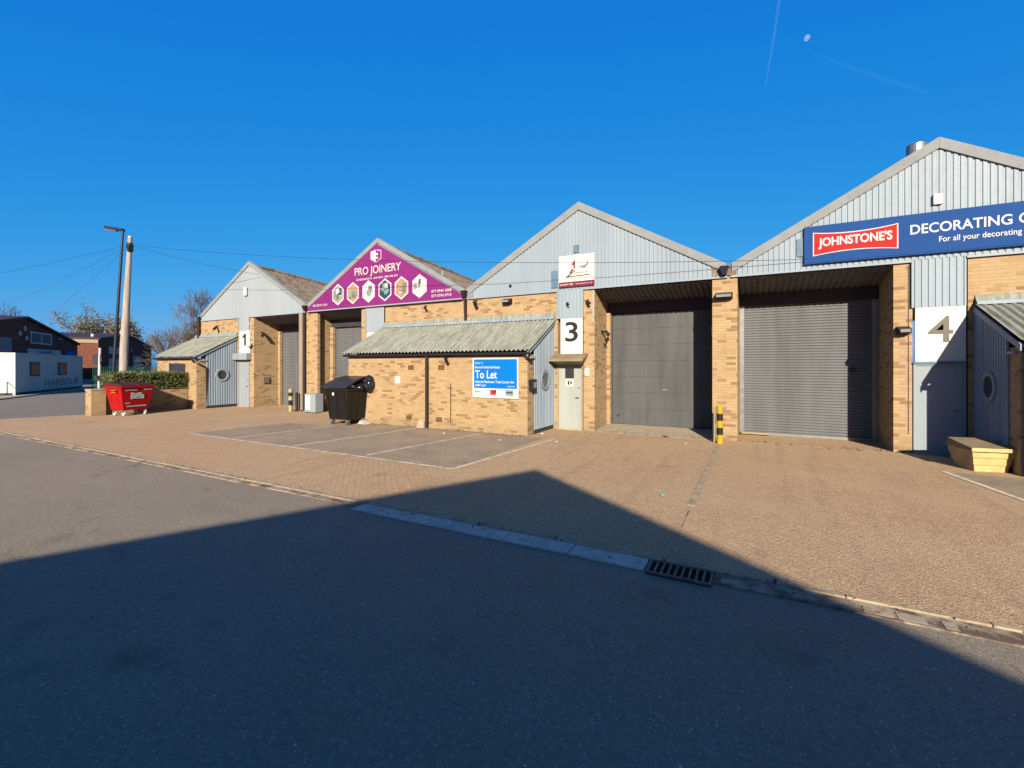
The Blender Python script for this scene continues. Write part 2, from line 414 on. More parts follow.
def text_part(s, box, y, mat, parent, name='lettering', offset=0.0, th=0.006, local=False, shear=0.0, keep=False):
    """lettering fitted to box (x0,x1,z0,z1) on a plane facing -Y"""
    cu = bpy.data.curves.new(name, 'FONT'); cu.body = s; cu.extrude = 0.01; cu.offset = offset; cu.shear = shear
    cu.resolution_u = 4; cu.space_line = 0.9
    ob = bpy.data.objects.new(name, cu); COL.objects.link(ob)
    dg = bpy.context.evaluated_depsgraph_get(); dg.update()
    me = bpy.data.meshes.new_from_object(ob.evaluated_get(dg)); me.name = name
    bpy.data.objects.remove(ob)
    xs = [v.co.x for v in me.vertices]; ys = [v.co.y for v in me.vertices]; zs = [v.co.z for v in me.vertices]
    x0, x1, z0, z1 = box
    sx = (x1 - x0) / (max(xs) - min(xs)); sz = (z1 - z0) / (max(ys) - min(ys))
    for v in me.vertices:
        a, b, c = v.co
        v.co = (x0 + (a - min(xs)) * sx, y - th * (0.5 + c / 0.02), z0 + (b - min(ys)) * sz)
    me.materials.clear(); me.materials.append(M[mat])
    return link(name, me, parent, 0, local)

def ribs(x0, x1, pitch=0.118, d=0.017):
    """trapezoid profile, offset 0 (pan) .. d (crown)"""
    out = []; x = x0; a = pitch
    while x < x1 - 1e-4:
        for q, o in ((0.0, 0), (0.18, 0), (0.30, d), (0.84, d), (0.96, 0)):
            t = x + a * q
            if t <= x1: out.append((t, o))
        x += a
    out.append((x1, 0)); return out
def waves(x0, x1, pitch=0.15, d=0.03, k=6):
    n = max(2, int((x1 - x0) / pitch * k))
    return [(x0 + (x1 - x0) * i / n, d * (0.5 + 0.5 * math.cos(2 * math.pi * i / k))) for i in range(n + 1)]

# ------------------------------------------------------------ ground
struct(MB().face([(-900, -500, 0), (600, -500, 0), (600, 900, 0), (-900, 900, 0)]).build('road', 'asphalt'))
struct(MB().face([(-24.4, -8.62, .012), (14, -8.62, .012), (14, 2.6, .012), (-23.3, 2.6, .012), (-23.3, -4.9, .012), (-24.2, -5.3, .012), (-24.6, -6.5, .012), (-24.9, -7.8, .012)]).build('forecourt', 'paving'))
# far access road and the verge in front of the cabin
struct(MB().face([(-140, -14, .004), (-25.4, -8.2, .004), (-24.4, -5.0, .004), (-24.6, 8, .004), (-110, 40, .004)]).build('access_road', 'asphalt_far'))
p = MB(); d = Vector((-.83, .56, 0)); q = Vector((.56, .83, 0)); o0 = Vector((-42.9, -2.5, 0))
pts = [o0 - d * 5 + q * .8, o0 + d * 16 + q * .8, o0 + d * 16 - q * 14, o0 - d * 5 - q * 14]
struct(MB().prism([(a.x, a.y, -0.05) for a in pts], (0, 0, 0.13)).build('yard_slab', 'concrete', bevel=.01))

# kerb edging and drainage channel
x = -24.9; i = 0
kb = MB()
while x < 13:
    L = 0.914; kb.box(x, x + L - .008, -8.625, (-8.505 if x < -1.2 else -8.565) + random.uniform(-.006, .006), -.02, .022 + random.uniform(-.003, .003)); x += L
struct(kb.build('kerb_edging', 'kerb', bevel=.004))
ch = MB(); x = -4.95
while x < -0.99:
    ch.box(x, min(x + .79, -0.96), -8.90, -8.626, -.02, .018 + random.uniform(-.002, .002)); x += .80
struct(ch.build('drain_channel', 'channel', bevel=.006))
struct(MB().box(-24.9, -4.96, -8.76, -8.626, -.02, .010).build('worn_channel', 'channel_worn'))
struct(MB().box(-.33, 13, -8.83, -8.626, -.02, .006).build('silted_channel', 'channel_worn'))
lip = MB().box(-.33, 13, -8.86, -8.834, -.02, .014)
struct(lip.build('channel_lip', 'channel_worn'))
cp = MB()
for a, b in ((1.0, 1.18), (1.28, 1.36), (3.2, 3.5)): cp.box(a, b, -8.82, -8.70, -.01, .010)
struct(cp.build('channel_slab', 'concrete'))
cp = MB()
for a, b in ((-.28, -.12), (.78, .97)): cp.box(a, b, -8.82, -8.72, -.01, .012)
struct(cp.build('channel_rubble', 'kerb'))

# drain grate; a black plate paints the shade below its bars
g = thing('drain_grate', 'cast iron slotted drain grate set in the channel beside the road', 'drain grate', (-.64, -8.8, 0))
MB().box(-.93, -.35, -8.95, -8.63, -.02, .009).build('gully_shade', 'hole_shade', g)  # solid black plate painted as the shade between the bars
fr = MB()
fr.box(-.93, -.35, -8.95, -8.922, .0, .028).box(-.93, -.35, -8.658, -8.63, .0, .028)
for k in range(10):
    xx = -.93 + k * (.58 - .02) / 9; fr.box(xx, xx + .020, -8.922, -8.658, .0, .026)
fr.build('grate', 'iron', g, bevel=.003)

# tarmac bays + lines
struct(MB().face([(-14.7, -6.15, .016), (-5.15, -6.22, .016), (-5.15, -1.9, .016), (-12.9, -1.85, .016), (-12.9, -2.9, .016), (-14.5, -3.2, .016)]).build('parking_bay', 'asphalt_bay'))
struct(MB().face([(3.15, -2.1, .016), (12, -2.1, .016), (12, -6.1, .016), (3.95, -6.1, .016)]).build('parking_bay', 'asphalt_bay'))
def line(a, b, w=.09):
    a, b = Vector((*a, .02)), Vector((*b, .02)); n = (b - a).cross(Vector((0, 0, 1))).normalized() * w / 2
    L = (b - a).length; k = max(1, int(L / .9)); m = MB()
    m.face([a - n, b - n, b + n, a + n]); return struct(m.build('bay_line', 'line'))
line((-14.7, -6.12), (-5.1, -6.24), .09)
line((-5.13, -6.2), (-4.78, -2.1), .09)
line((-12.65, -6.05), (-12.3, -2.95)); line((-10.1, -6.05), (-9.5, -2.1)); line((-7.62, -6.05), (-7.08, -2.1))
line((3.12, -2.05), (3.95, -6.1), .1)
line((-14.7, -6.12), (-14.5, -3.15), .05)
jo = MB().box(-.85, -.75, -6.5, -1.0, .0, .020)
struct(jo.build('paving_joint', 'kerb'))
struct(MB().box(-.81, -.79, -8.5, -6.5, .0, .0145).build('paving_joint', 'channel_worn'))  # silted joint, painted darker for its stretch in the shade

# ------------------------------------------------------------ the terrace of units
WD = 8.385
XC = {1: -21.57, 2: -13.19, 3: -4.81, 4: 3.6}
ZB, ZA, ZV = 4.40, 7.08, 4.70
SL = (ZA - ZV) / (WD / 2)
def gz(x, xc): return ZA - abs(x - xc) * SL

def pers_door(root, x0, x1, z1, mat, y=-.005, window=False):
    d = MB().box(x0 + .04, x1 - .04, y, y + .05, .03, z1 - .04).build('door', mat, root, bevel=.004)
    f = MB().box(x0, x0 + .04, y - .03, y + .06, .0, z1).box(x1 - .04, x1, y - .03, y + .06, .0, z1).box(x0 + .04, x1 - .04, y - .03, y + .06, z1 - .04, z1)
    f.build('door_frame', 'cream' if window else mat, root)
    h = MB().tube([(x1 - .13, y, 1.02), (x1 - .13, y - .06, 1.02), (x1 - .22, y - .06, 1.02)], .014, 8); h.build('handle', 'steel', d, local=True)
    MB().disc((x1 - .13, y, 1.32), (0, -1, 0), .03, .02, 12).build('lock', 'steel', d, local=True)
    MB().box(x0 + .0, x1 + .0, y - .08, y - .0, .005, .04).build('threshold', 'concrete', root)
    return d

def unit(n, label, clad, shutter, mirror, rec, inner, strip, brickx, depth, outer, sheet_sh):
    """rec=(x0,x1) opening; inner pillar (x0,x1); strip (x0,x1,z0); brickx list of (x0,x1,z0,z1)"""
    xc = XC[n]; xl, xr = xc - WD / 2, xc + WD / 2
    root = thing('industrial_unit', label, 'industrial unit', (xc, 0, 0), group='gabled brick industrial units in a terrace')
    # gable cladding
    y0 = -.03
    def zb(t): return strip[2] if strip[0] - 1e-6 < t < strip[1] + 1e-6 else ZB
    pr = []
    for t, o in ribs(xl + .04, xr - .04): pr.append((t, o))
    for a, e in ((strip[0], -1), (strip[1], 1)): pr += [(a, 0.0), (a + e * 1e-3, 0.0)]
    pr.sort()
    def A(t, o): return (t, y0 - o, zb(t))
    def B(t, o): return (t, y0 - o, gz(t, xc) - .12)
    def A1(t, o): return (t, y0 - o, ZB)
    MB().sheet([q_ for q_ in ribs(xl + .04, xr - .04)], A1, B).build('gable_cladding', clad, root)
    MB().sheet(ribs(strip[0], strip[1]), lambda t, o: (t, y0 - o, strip[2]), lambda t, o: (t, y0 - o, ZB - .0)).build('cladding_strip', clad, root)
    MB().box(xl + .03, strip[0], -.065, -.01, ZB - .05, ZB - .003).box(strip[1], xr - .03, -.065, -.01, ZB - .05, ZB - .003).build('drip_flashing', clad, root)
    MB().box(strip[0] - .03, strip[0], -.064, -.01, strip[2], ZB - .051).build('corner_trim', clad, root)
    # verge boards
    for s in (-1, 1):
        e = xc + s * (WD / 2 - .05)
        vt = .25 if n > 2 else .20
        a = [(xc, -.085, ZA), (e, -.085, gz(e, xc)), (e, -.085, gz(e, xc) - vt), (xc, -.085, ZA - vt)]
        MB().prism(a, (0, .21, 0)).build('verge_board', 'fascia', root, bevel=.006)
    # roof
    for s in (-1, 1):
        e = xc + s * (WD / 2 - .02)
        k = waves(0.0, 24.0, .3, .035, 4)
        MB().sheet(k, lambda t, o: (xc, .13 + t, ZA - .22 - .06 * t + o), lambda t, o: (e, .13 + t, ZV - .2 + o)).build('roof', 'roof', root)
    rc = MB().tube([(xc, .15 + .9 * i, ZA - .21 - .054 * i + (.03 if i % 2 else 0)) for i in range(27)], .11, 8); rc.build('ridge_cap', 'roof', root)
    # brickwork
    for (a, b, c, e) in brickx: MB().box(a, b, 0, .3, c, e).build('front_wall', 'brick', root)
    MB().box(inner[0], inner[1], 0, depth + .1, 0, ZB - .004).build('pillar', 'brick', root)
    MB().box(outer[0], outer[1], 0, depth + .1, 0, ZB - .004).build('pillar', 'brick', root)
    MB().box(xl + .1, xl + .3, depth + .2, 24, 0, ZV - .35).build('party_wall', 'brick', root)
    MB().box(xl + .31, xr, 23.7, 24, 0, ZV - .35).build('rear_wall', 'brick', root)
    # recess: soffit, header, shutter
    x0, x1 = rec; D_ = depth
    MB().sheet(ribs(x0 + .01, x1 - .01, .15, .03), lambda t, o: (t, -.02, ZB - .06 - o), lambda t, o: (t, D_ - .1, ZB - .30 - o)).build('soffit', 'soffit', root)
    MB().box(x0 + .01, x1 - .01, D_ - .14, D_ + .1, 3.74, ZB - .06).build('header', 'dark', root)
    sh = MB(); z = .10 if sheet_sh == 'panel' else .04
    if sheet_sh == 'panel':
        while z < 3.72:
            t = min(z + .52, 3.73); sh.box(x0 + .14, x1 - .14, D_ - .008, D_ + .04, z, t - .006); z = t
    else:
        pts = []; 
        while z < 3.72:
            pts += [(D_ + .0, z), (D_ - .022, z + .022), (D_ - .022, z + .05), (D_ + .0, z + .074)]; z += .076
        for (ya, za), (yb, zb_) in zip(pts[:-1], pts[1:]):
            sh.face([(x0 + .1, ya, za), (x1 - .1, ya, za), (x1 - .1, yb, zb_), (x0 + .1, yb, zb_)])
        i = len(sh.v); 
    s_ = sh.build('shutter_door', shutter, root)
    if sheet_sh == 'panel':
        MB().box(x0 + .14, x1 - .14, D_ + .0, D_ + .03, .09, 3.73).build('seal', 'dark', s_, local=True)
        MB().box((x0 + x1) / 2 + .1, (x0 + x1) / 2 + .25, D_ - .04, D_ - .013, 1.22, 1.27).build('handle', 'steel', s_, local=True)
        MB().box(x0 + .30, x0 + .37, D_ - .03, D_ - .013, .34, .41).build('lock', 'dark', s_, local=True)
    else:
        MB().box(x0 + .11, x1 - .11, D_ - .03, D_ + .02, .022, .09).build('bottom_rail', 'steel', s_, local=True)
        if n == 4: MB().box(x1 - .60, x1 - .48, D_ - .06, D_ - .023, 1.84, 1.96).build('lock', 'dark', s_, local=True)
    for a in (x0 + .01, x1 - .13):
        MB().box(a, a + .12, D_ - .06, D_ + .05, .03, 3.738).build('door_jamb', shutter if sheet_sh == 'panel' else 'steel', root)
    MB().hexa([(x0 + .002, -.12, .0), (x1 - .002, -.12, .0), (x1 - .002, D_ + .1, .0), (x0 + .002, D_ + .1, .0)],
              [(x0 + .002, -.12, .016), (x1 - .002, -.12, .016), (x1 - .002, D_ + .1, .09 if n == 3 else .018), (x0 + .002, D_ + .1, .09 if n == 3 else .018)]).build('apron', 'concrete' if n == 3 else 'paving', root)
    return root

BZ = ZB - .052
u1 = unit(1, 'farthest left unit, plain pale grey gable above white number 1 panel', 'clad2', 'roller', False,
          (-21.27, -17.88), (-21.62, -21.27), (-22.42, -21.62, 3.74), [(-25.9, -22.44, 0, BZ)], 1.45, (-17.88, -16.95), 'slat')
u2 = unit(2, 'second unit from left, gable covered by the purple joinery board', 'clad2', 'roller', True,
          (-16.93, -14.13), (-14.13, -13.83), (-13.83, -12.87, 3.35), [(-12.84, -9.02, 0, BZ)], 1.0, (-16.949, -16.931), 'slat')
u3 = unit(3, 'unit with pale blue ribbed gable and number 3 over its door', 'clad', 'shutter', False,
          (-4.32, -1.02), (-4.67, -4.32), (-5.50, -4.67, 3.49), [(-8.98, -5.53, 0, BZ)], 1.5, (-1.02, -.72), 'panel')
u4 = unit(4, 'largest nearest unit, navy decorating board across its ribbed gable, number 4', 'clad', 'roller', True,
          (-.41, 2.82), (2.82, 3.16), (3.16, 4.06, 3.32), [(4.09, 7.79, 0, BZ)], 1.5, (-.718, -.41), 'slat')
# extra pieces of brick pillar in the second unit's opening
MB().box(-17.20, -16.76, -.006, .13, 0, ZB - .06).build('pier', 'brick', u2)
MB().box(-16.93, -16.74, .80, .94, 0, 3.74).build('pier', 'brick', u2)
MB().box(-4.32, -4.20, 1.28, 1.42, 0, 3.74).build('pier', 'brick', u3)
MB().box(-21.27, -21.12, 1.25, 1.38, 0, 3.74).build('pier', 'brick', u1)
# concrete pad stones and hoppers in the valleys
for xv, root in ((-.72, u3), (-9.0, u2), (-17.38, u1)):
    MB().box(xv - .29, xv + .29, -.06, .0, ZB + .02, ZB + .30).build('valley_block', 'fascia' if xv < -1 else 'roof', root)
    hp = MB().hexa([(xv - .05, -.20, ZB + .02), (xv + .05, -.20, ZB + .02), (xv + .05, -.08, ZB + .02), (xv - .05, -.08, ZB + .02)],
              [(xv - .11, -.26, ZB + .24), (xv + .11, -.26, ZB + .24), (xv + .11, -.07, ZB + .24), (xv - .11, -.07, ZB + .24)])
    hp.build('hopper', 'pipe' if xv < -1 else 'post', root)
MB().tube([(-9.0, -.12, ZB + .02), (-9.0, -.10, 4.0), (-9.0, -.07, 3.62)], .05, 10).build('downpipe', 'pipe', u2)
MB().tube([(-17.50, -.1, ZB - .05), (-17.50, -.1, .06)], .055, 10).build('downpipe', 'pipe', u1)
MB().tube([(-17.72, -.08, ZB - .08), (-17.72, -.08, .06)], .10, 12).build('downpipe', 'pale_pipe', u1)
MB().tube([(-25.86, -.12, 4.6), (-25.86, -.1, 3.2)], .08, 10).build('downpipe', 'pipe', u1)
# door 1, 2, 3, 4
pers_door(u3, -5.53, -4.69, 2.03, 'door', window=True)
dd = [o for o in u3.children if o.name.startswith('door') and 'frame' not in o.name][0]
MB().box(-5.27, -4.98, -.016, -.006, 1.62, 1.93).build('window', 'glass', dd, local=True)
MB().box(-5.25, -5.00, -.014, -.006, 1.36, 1.58).build('notice', 'white', dd, local=True)
MB().box(-5.19, -5.13, -.018, -.0145, 1.41, 1.53).box(-5.10, -5.05, -.018, -.0145, 1.43, 1.53).build('symbol', 'ink', dd, local=True)
cn = MB()
cn.prism([(-5.62, 0, 2.40), (-5.62, -.52, 2.20), (-5.62, -.52, 2.14), (-5.62, 0, 2.34)], (1.10, 0, 0))
cn.build('door_canopy', 'grit_lid', u3, bevel=.01)
MB().hexa([(-5.5, -.03, 2.035), (-4.72, -.03, 2.035), (-4.72, -.001, 2.035), (-5.5, -.001, 2.035)],
          [(-5.60, -.46, 2.15), (-4.55, -.46, 2.15), (-4.55, -.001, 2.33), (-5.6, -.001, 2.33)]).build('canopy_soffit', 'door', u3)
pers_door(u4, 3.17, 4.05, 2.05, 'door_blue')
pers_door(u1, -22.50, -21.60, 2.28, 'door_blue')
MB().box(-22.50, -21.63, -.008, -.001, 2.28, 2.63).build('door_head', 'door_blue', u1)
MB().box(-22.72, -21.45, -.26, -.0, 2.30, 2.62).build('door_canopy', 'door_blue', u1, bevel=.01)
MB().box(3.17, 4.05, -.07, -.031, 2.05, 2.10).build('lintel_trim', 'lightpatch', u4)
pers_door(u2, -13.80, -12.92, 2.05, 'door')
MB().tube([(3.09, -.012, 4.3), (3.09, -.012, .45)], .008, 6).build('conduit', 'soffit', u4)
MB().tube([(-4.36, -.02, 4.3), (-4.36, -.02, 3.35), (-4.30, .1, 3.3)], .012, 6).build('conduit', 'white2', u3)
# blue patches in cladding
MB().box(-5.72, -5.50, -.075, -.06, 4.48, 5.02).build('vent_panel', 'lightpatch', u3)
MB().box(-4.98, -4.80, -.075, -.06, 5.52, 5.75).build('vent_panel', 'lightpatch', u3)
MB().box(.92, 1.06, -.075, -.06, 4.72, 5.16).build('vent_panel', 'lightpatch', u4)
MB().disc((-7.20, -.06, 4.68), (0, -1, 0), .04, .05, 10).build('vent_pipe', 'ink', u3)

# flue on the nearest roof
fl = thing('roof_flue', 'short metal flue with a wide cowl behind the nearest gable', 'flue', (3.95, 3, 6.6))
MB().tube([(3.95, 3, 6.45), (3.95, 3, 7.95)], .15, 20).build('stack', 'iron', fl, smooth=False)
MB().tube([(3.95, 3, 7.86), (3.95, 3, 8.12), (3.95, 3, 8.16)], [.22, .22, .18], 24).build('cowl', 'steel', fl)
MB().tube([(-10.95, 1.2, 5.4), (-10.95, 1.2, 5.78)], .06, 10).build('vent_pipe', 'fascia', u2)

# ------------------------------------------------------------ lean-to stores
def leanto(label, x0, x1, side, roof_over, window=False, yb=-1.87, oh=.13, z_t=3.50):
    root = thing('lean_to', label, 'lean-to', ((x0 + x1) / 2, yb, 0), group='brick lean-to stores with corrugated roofs')
    MB().box(x0, x1, yb, yb + .22, 0, 2.34).build('front_wall', 'brick', root)
    MB().box(x0 + .01, x1 - .01, yb - .02, yb - .001, 2.26, 2.36).build('fascia_board', 'orangewood', root)
    # eaves gutter
    gx0, gx1 = x0 - oh + .01, x1 + .10
    MB().box(gx0, gx1, yb - .16, yb - .022, 2.32, 2.40).build('gutter', 'black', root, bevel=.02)
    y_e, z_e = yb - .14, 2.425
    MB().sheet(waves(x0 - oh, x1 + .12, .146, .05, 6), lambda t, o: (t, y_e, z_e + o), lambda t, o: (t, -.0, z_t + o)).build('roof', 'asbestos', root)
    MB().hexa([(x0 - oh + .02, -.10, z_t), (x1 + .06, -.10, z_t), (x1 + .06, -.001, z_t + .04), (x0 - oh + .02, -.001, z_t + .04)],
              [(x0 - oh + .02, -.09, z_t + .05), (x1 + .06, -.09, z_t + .05), (x1 + .06, -.001, z_t + .22), (x0 - oh + .02, -.001, z_t + .22)]).build('flashing', 'asbestos', root)
    MB().box(x0 - oh + .02, x1 + .06, -.125, -.101, z_t - .01, z_t + .06).build('flashing', 'clad_side', root)
    for s in side:
        xs = x1 if s > 0 else x0
        MB().box(xs - .22 if s > 0 else xs, xs if s > 0 else xs + .22, yb + .221, yb + .42, 0, 2.34).build('pier', 'brick', root)
        def zt(t): return z_e + (t - y_e) / (-y_e) * (z_t - z_e) - .02
        prf = ribs(yb + .40, -.002, .11, .022)
        MB().sheet(prf, lambda t, o: (xs + s * (.012 + o), t, .14), lambda t, o: (xs + s * (.012 + o), t, zt(t))).build('side_cladding', 'clad_side', root)
        MB().box(xs - .05 if s > 0 else xs, xs if s > 0 else xs + .05, yb + .42, -.0, 0, 2.34).build('side_wall', 'dark', root)
        a, b = (xs + .04, xs + .075) if s > 0 else ((xs - .075, xs - .04) if oh > .1 else (xs - .056, xs - .036))
        MB().prism([(a, y_e, z_e - .03), (a, -.003, z_t - .03), (a, -.003, z_t - .15), (a, y_e, z_e - .15)], (b - a, 0, 0)).build('barge_board', 'clad_side', root)
        MB().box(xs - .02 if s > 0 else xs - .06, xs + .06 if s > 0 else xs + .02, yb - .0 + .1, yb + .42, 2.22, 2.27).build('head_flashing', 'clad_side', root)
        ph = MB().ring((xs + s * .034, yb + 1.12, 1.58), (s, 0, 0), .22, .31, .035); pw = ph.build('porthole_frame', 'clad_side', root)
        MB().disc((xs + s * .034, yb + 1.12, 1.58), (s, 0, 0), .222, .012).build('pane', 'glass', pw, local=True)
    MB().box(x0 + .02, x1 - .02, yb - .012, yb - .001, 2.10, 2.25).build('soldier_course', 'brick', root)
    return root
L23 = leanto('long brick lean-to with mossy corrugated roof, carrying the blue To Let board', -12.80, -5.68, (1, -1), 1)
L1 = leanto('small brick lean-to behind the hedge, with a dark boarded window', -26.1, -22.62, (1,), 1)
L4 = leanto('brick lean-to at the right edge, its ribbed side wall in shade behind the yellow bin', 4.22, 10.8, (-1,), 1, oh=.04, z_t=3.33)
yb = -1.87
MB().box(-24.95, -23.55, yb - .03, yb - .002, 1.62, 2.12).build('window', 'glass', L1)
MB().tube([(-22.80, yb - .10, 2.32), (-22.72, yb - .10, 2.22), (-22.58, yb + .25, 2.0), (-22.58, yb + .42, 1.9), (-22.58, yb + .42, .06)], .045, 8).build('downpipe', 'pipe', L1)
MB().tube([(-9.22, yb - .07, 2.33), (-9.22, yb - .07, .05)], .055, 10).build('downpipe', 'pipe', L23)
MB().tube([(-5.74, yb - .08, 2.33), (-5.66, yb - .06, 2.22), (-5.60, yb + .1, 2.16)], .045, 8).build('downpipe', 'pipe', L23)
MB().tube([(4.30, yb - .08, 2.33), (4.30, yb - .08, .05)], .05, 8).build('downpipe', 'pipe', L4)
MB().tube([(-8.33, yb - .012, 1.45), (-8.33, yb - .012, .25)], .012, 6).build('conduit', 'pipe', L23)
for xx, zz in ((-9.93, 1.95), (-8.70, 1.95), (-10.01, .31), (-8.79, .31)):
    MB().box(xx - .12, xx + .12, yb - .006, yb - .001, zz - .075, zz + .075).build('air_brick', 'terracotta', L23)

# flue pipe on far lean-to
tag(MB().tube([(-29.5, 2.0, 0), (-29.5, 2.0, 4.35)], .16, 12).build('vent_stack', 'white2'), 'white vertical pipe rising beside the far lean-to roof', 'pipe')

# ------------------------------------------------------------ signs
def panel(name, label, cat, x0, x1, z0, z1, y, mat, th=.02, group=None):
    t = thing(name, label, cat, ((x0 + x1) / 2, y, z0), group=group)
    MB().box(x0, x1, y - th, y, z0, z1).build('board', mat, t, bevel=.003)
    return t
t = panel('number_sign', 'white panel with black figure 3 above the grey door', 'number sign', -5.42, -4.69, 2.36, 3.49, -.005, 'white', .03)
text_part('3', (-5.26, -4.84, 2.76, 3.38), -.036, 'ink', t, offset=.012)
t = panel('number_sign', 'large white panel with bronze figure 4 half crossed by shadow', 'number sign', 3.20, 4.05, 2.10, 3.32, -.005, 'white', .03)
text_part('4', (3.42, 3.84, 2.53, 3.11), -.036, 'ink4', t, offset=.007)
t = panel('number_sign', 'white panel with black figure 1 on the farthest unit', 'number sign', -22.38, -21.56, 2.63, 3.73, -.005, 'white', .03)
MB().prism([(-21.99, -.036, 3.0), (-21.85, -.036, 3.0), (-21.85, -.036, 3.58), (-21.95, -.036, 3.58), (-22.12, -.036, 3.44), (-22.12, -.036, 3.33), (-21.99, -.036, 3.41)], (0, -.006, 0)).build('lettering', 'ink', t)
t = panel('number_sign', 'plain white panel partly hidden behind the long lean-to roof', 'number sign', -13.80, -12.95, 2.12, 3.35, -.005, 'white', .03)

# logistics board on unit 3
t = panel('company_sign', 'white company board with maroon base strip above figure 3', 'sign', -5.45, -4.30, 4.62, 5.44, -.07, 'white', .03)
MB().box(-5.45, -4.30, -.101, -.07, 4.46, 4.618).build('base_strip', 'maroon', t)
MB().prism([(-5.05, -.103, 5.12), (-4.91, -.103, 5.30), (-4.91, -.103, 5.02), (-4.96, -.103, 5.02), (-4.96, -.103, 5.14)], (0, -.004, 0)).build('emblem', 'maroon', t)
MB().prism([(-5.24, -.103, 4.76), (-4.90, -.103, 4.98), (-4.90, -.103, 4.95), (-5.12, -.103, 4.79), (-4.45, -.103, 4.81), (-4.45, -.103, 4.785)], (0, -.004, 0)).build('emblem', 'ink', t)
MB().prism([(-5.10, -.103, 4.90), (-4.99, -.103, 5.04), (-4.96, -.103, 4.97), (-5.06, -.103, 4.88)], (0, -.004, 0)).build('emblem', 'maroon', t)
MB().prism([(-4.82, -.103, 5.06), (-4.55, -.103, 5.12), (-4.50, -.103, 5.28), (-4.49, -.103, 5.10), (-4.60, -.103, 5.00)], (0, -.004, 0)).build('emblem', 'printgrey', t)
text_part('LOGISTICS LTD', (-4.95, -4.50, 4.86, 4.90), -.103, 'ink', t)
text_part('020 8575 7788', (-5.42, -4.98, 4.515, 4.565), -.103, 'white', t, offset=.01)
text_part('www.logistics.co.uk', (-4.90, -4.36, 4.515, 4.565), -.103, 'white', t)

# navy board
t = panel('company_sign', 'long navy board with red and white decorating lettering', 'sign', 1.07, 6.13, 4.53, 5.42, -.08, 'signblue', .05)
MB().box(1.06, 6.14, -.126, -.08, 4.50, 4.527).build('trim', 'signblue', t)
def bow(x0, x1, z0, z1, sag, y, mat, nm):
    n_ = 12; top = []; bot = []
    for i in range(n_ + 1):
        f = i / n_; k = 4 * f * (1 - f) * sag
        top.append((x0 + (x1 - x0) * f, y, z1 - k)); bot.append((x0 + (x1 - x0) * f, y, z0 + k))
    MB().prism(top + bot[::-1], (0, -.006, 0)).build(nm, mat, t)
bow(1.25, 2.88, 4.68, 5.26, .07, -.131, 'white2', 'logo_outline')
bow(1.275, 2.855, 4.705, 5.235, .07, -.138, 'logored', 'logo_panel')
text_part("JOHNSTONE'S", (1.36, 2.77, 4.835, 5.115), -.146, 'white2', t, offset=.03)
text_part('DECORATING CENTRE', (3.09, 5.78, 4.96, 5.18), -.131, 'white2', t, offset=.016)
text_part('For all your decorating needs', (3.58, 5.24, 4.70, 4.86), -.131, 'white2', t, offset=.01)

# purple gable board
xc = XC[2]
t = thing('company_sign', 'purple triangular joinery board with six hexagon pictures filling the gable', 'sign', (xc, -.1, ZB))
e = WD / 2 - .42
MB().prism([(xc - e - .3, -.12, ZB), (xc + e + .3, -.12, ZB), (xc + e + .3, -.12, ZB + .13), (xc, -.12, ZA - .25), (xc - e - .3, -.12, ZB + .13)], (0, .04, 0)).build('board', 'purple', t)
MB().box(xc - e - .3, xc + e + .3, -.14, -.08, ZB - .045, ZB - .001).build('trim', 'clad2', t)
text_part('PRO JOINERY', (-14.38, -11.92, 5.57, 5.98), -.124, 'white2', t, offset=.006)
text_part('DESIGN AND BUILD', (-14.27, -12.08, 5.45, 5.525), -.124, 'white2', t, offset=.015)
text_part('020 8575 3333', (-16.9, -16.0, 4.56, 4.65), -.124, 'white2', t, offset=.008)
text_part('077 0943 4208', (-10.46, -9.57, 4.68, 4.78), -.124, 'white2', t, offset=.012)
text_part('077 0796 0710', (-10.46, -9.57, 4.51, 4.61), -.124, 'white2', t, offset=.012)
# shield
MB().prism([(-13.50, -.122, 6.55), (-13.22, -.122, 6.60), (-13.22, -.122, 6.10), (-13.50, -.122, 6.22)], (0, -.004, 0)).build('emblem', 'white2', t)
MB().prism([(-13.18, -.122, 6.60), (-12.93, -.122, 6.55), (-12.93, -.122, 6.22), (-13.18, -.122, 6.10), (-13.18, -.122, 6.13), (-12.96, -.122, 6.24), (-12.96, -.122, 6.52), (-13.18, -.122, 6.57)], (0, -.004, 0)).build('emblem', 'white2', t)
MB().box(-13.22, -13.10, -.127, -.122, 6.38, 6.46).build('emblem', 'white2', t)
MB().box(-13.22, -13.10, -.127, -.122, 6.24, 6.31).build('emblem', 'white2', t)
hexes = [(-15.36, 'printgrn', 'printgrey'), (-14.49, 'pinky', 'printgrn'), (-13.61, 'printgrn', 'white2'), (-12.74, 'printnavy', 'teal'), (-11.9, 'pinky', 'cream'), (-11.02, 'printgrey', 'white2')]
def hexa_pts(cx, cz, r, y): return [(cx + r * .86 * math.sin(k * math.pi / 3), y, cz + r * math.cos(k * math.pi / 3)) for k in range(6)]
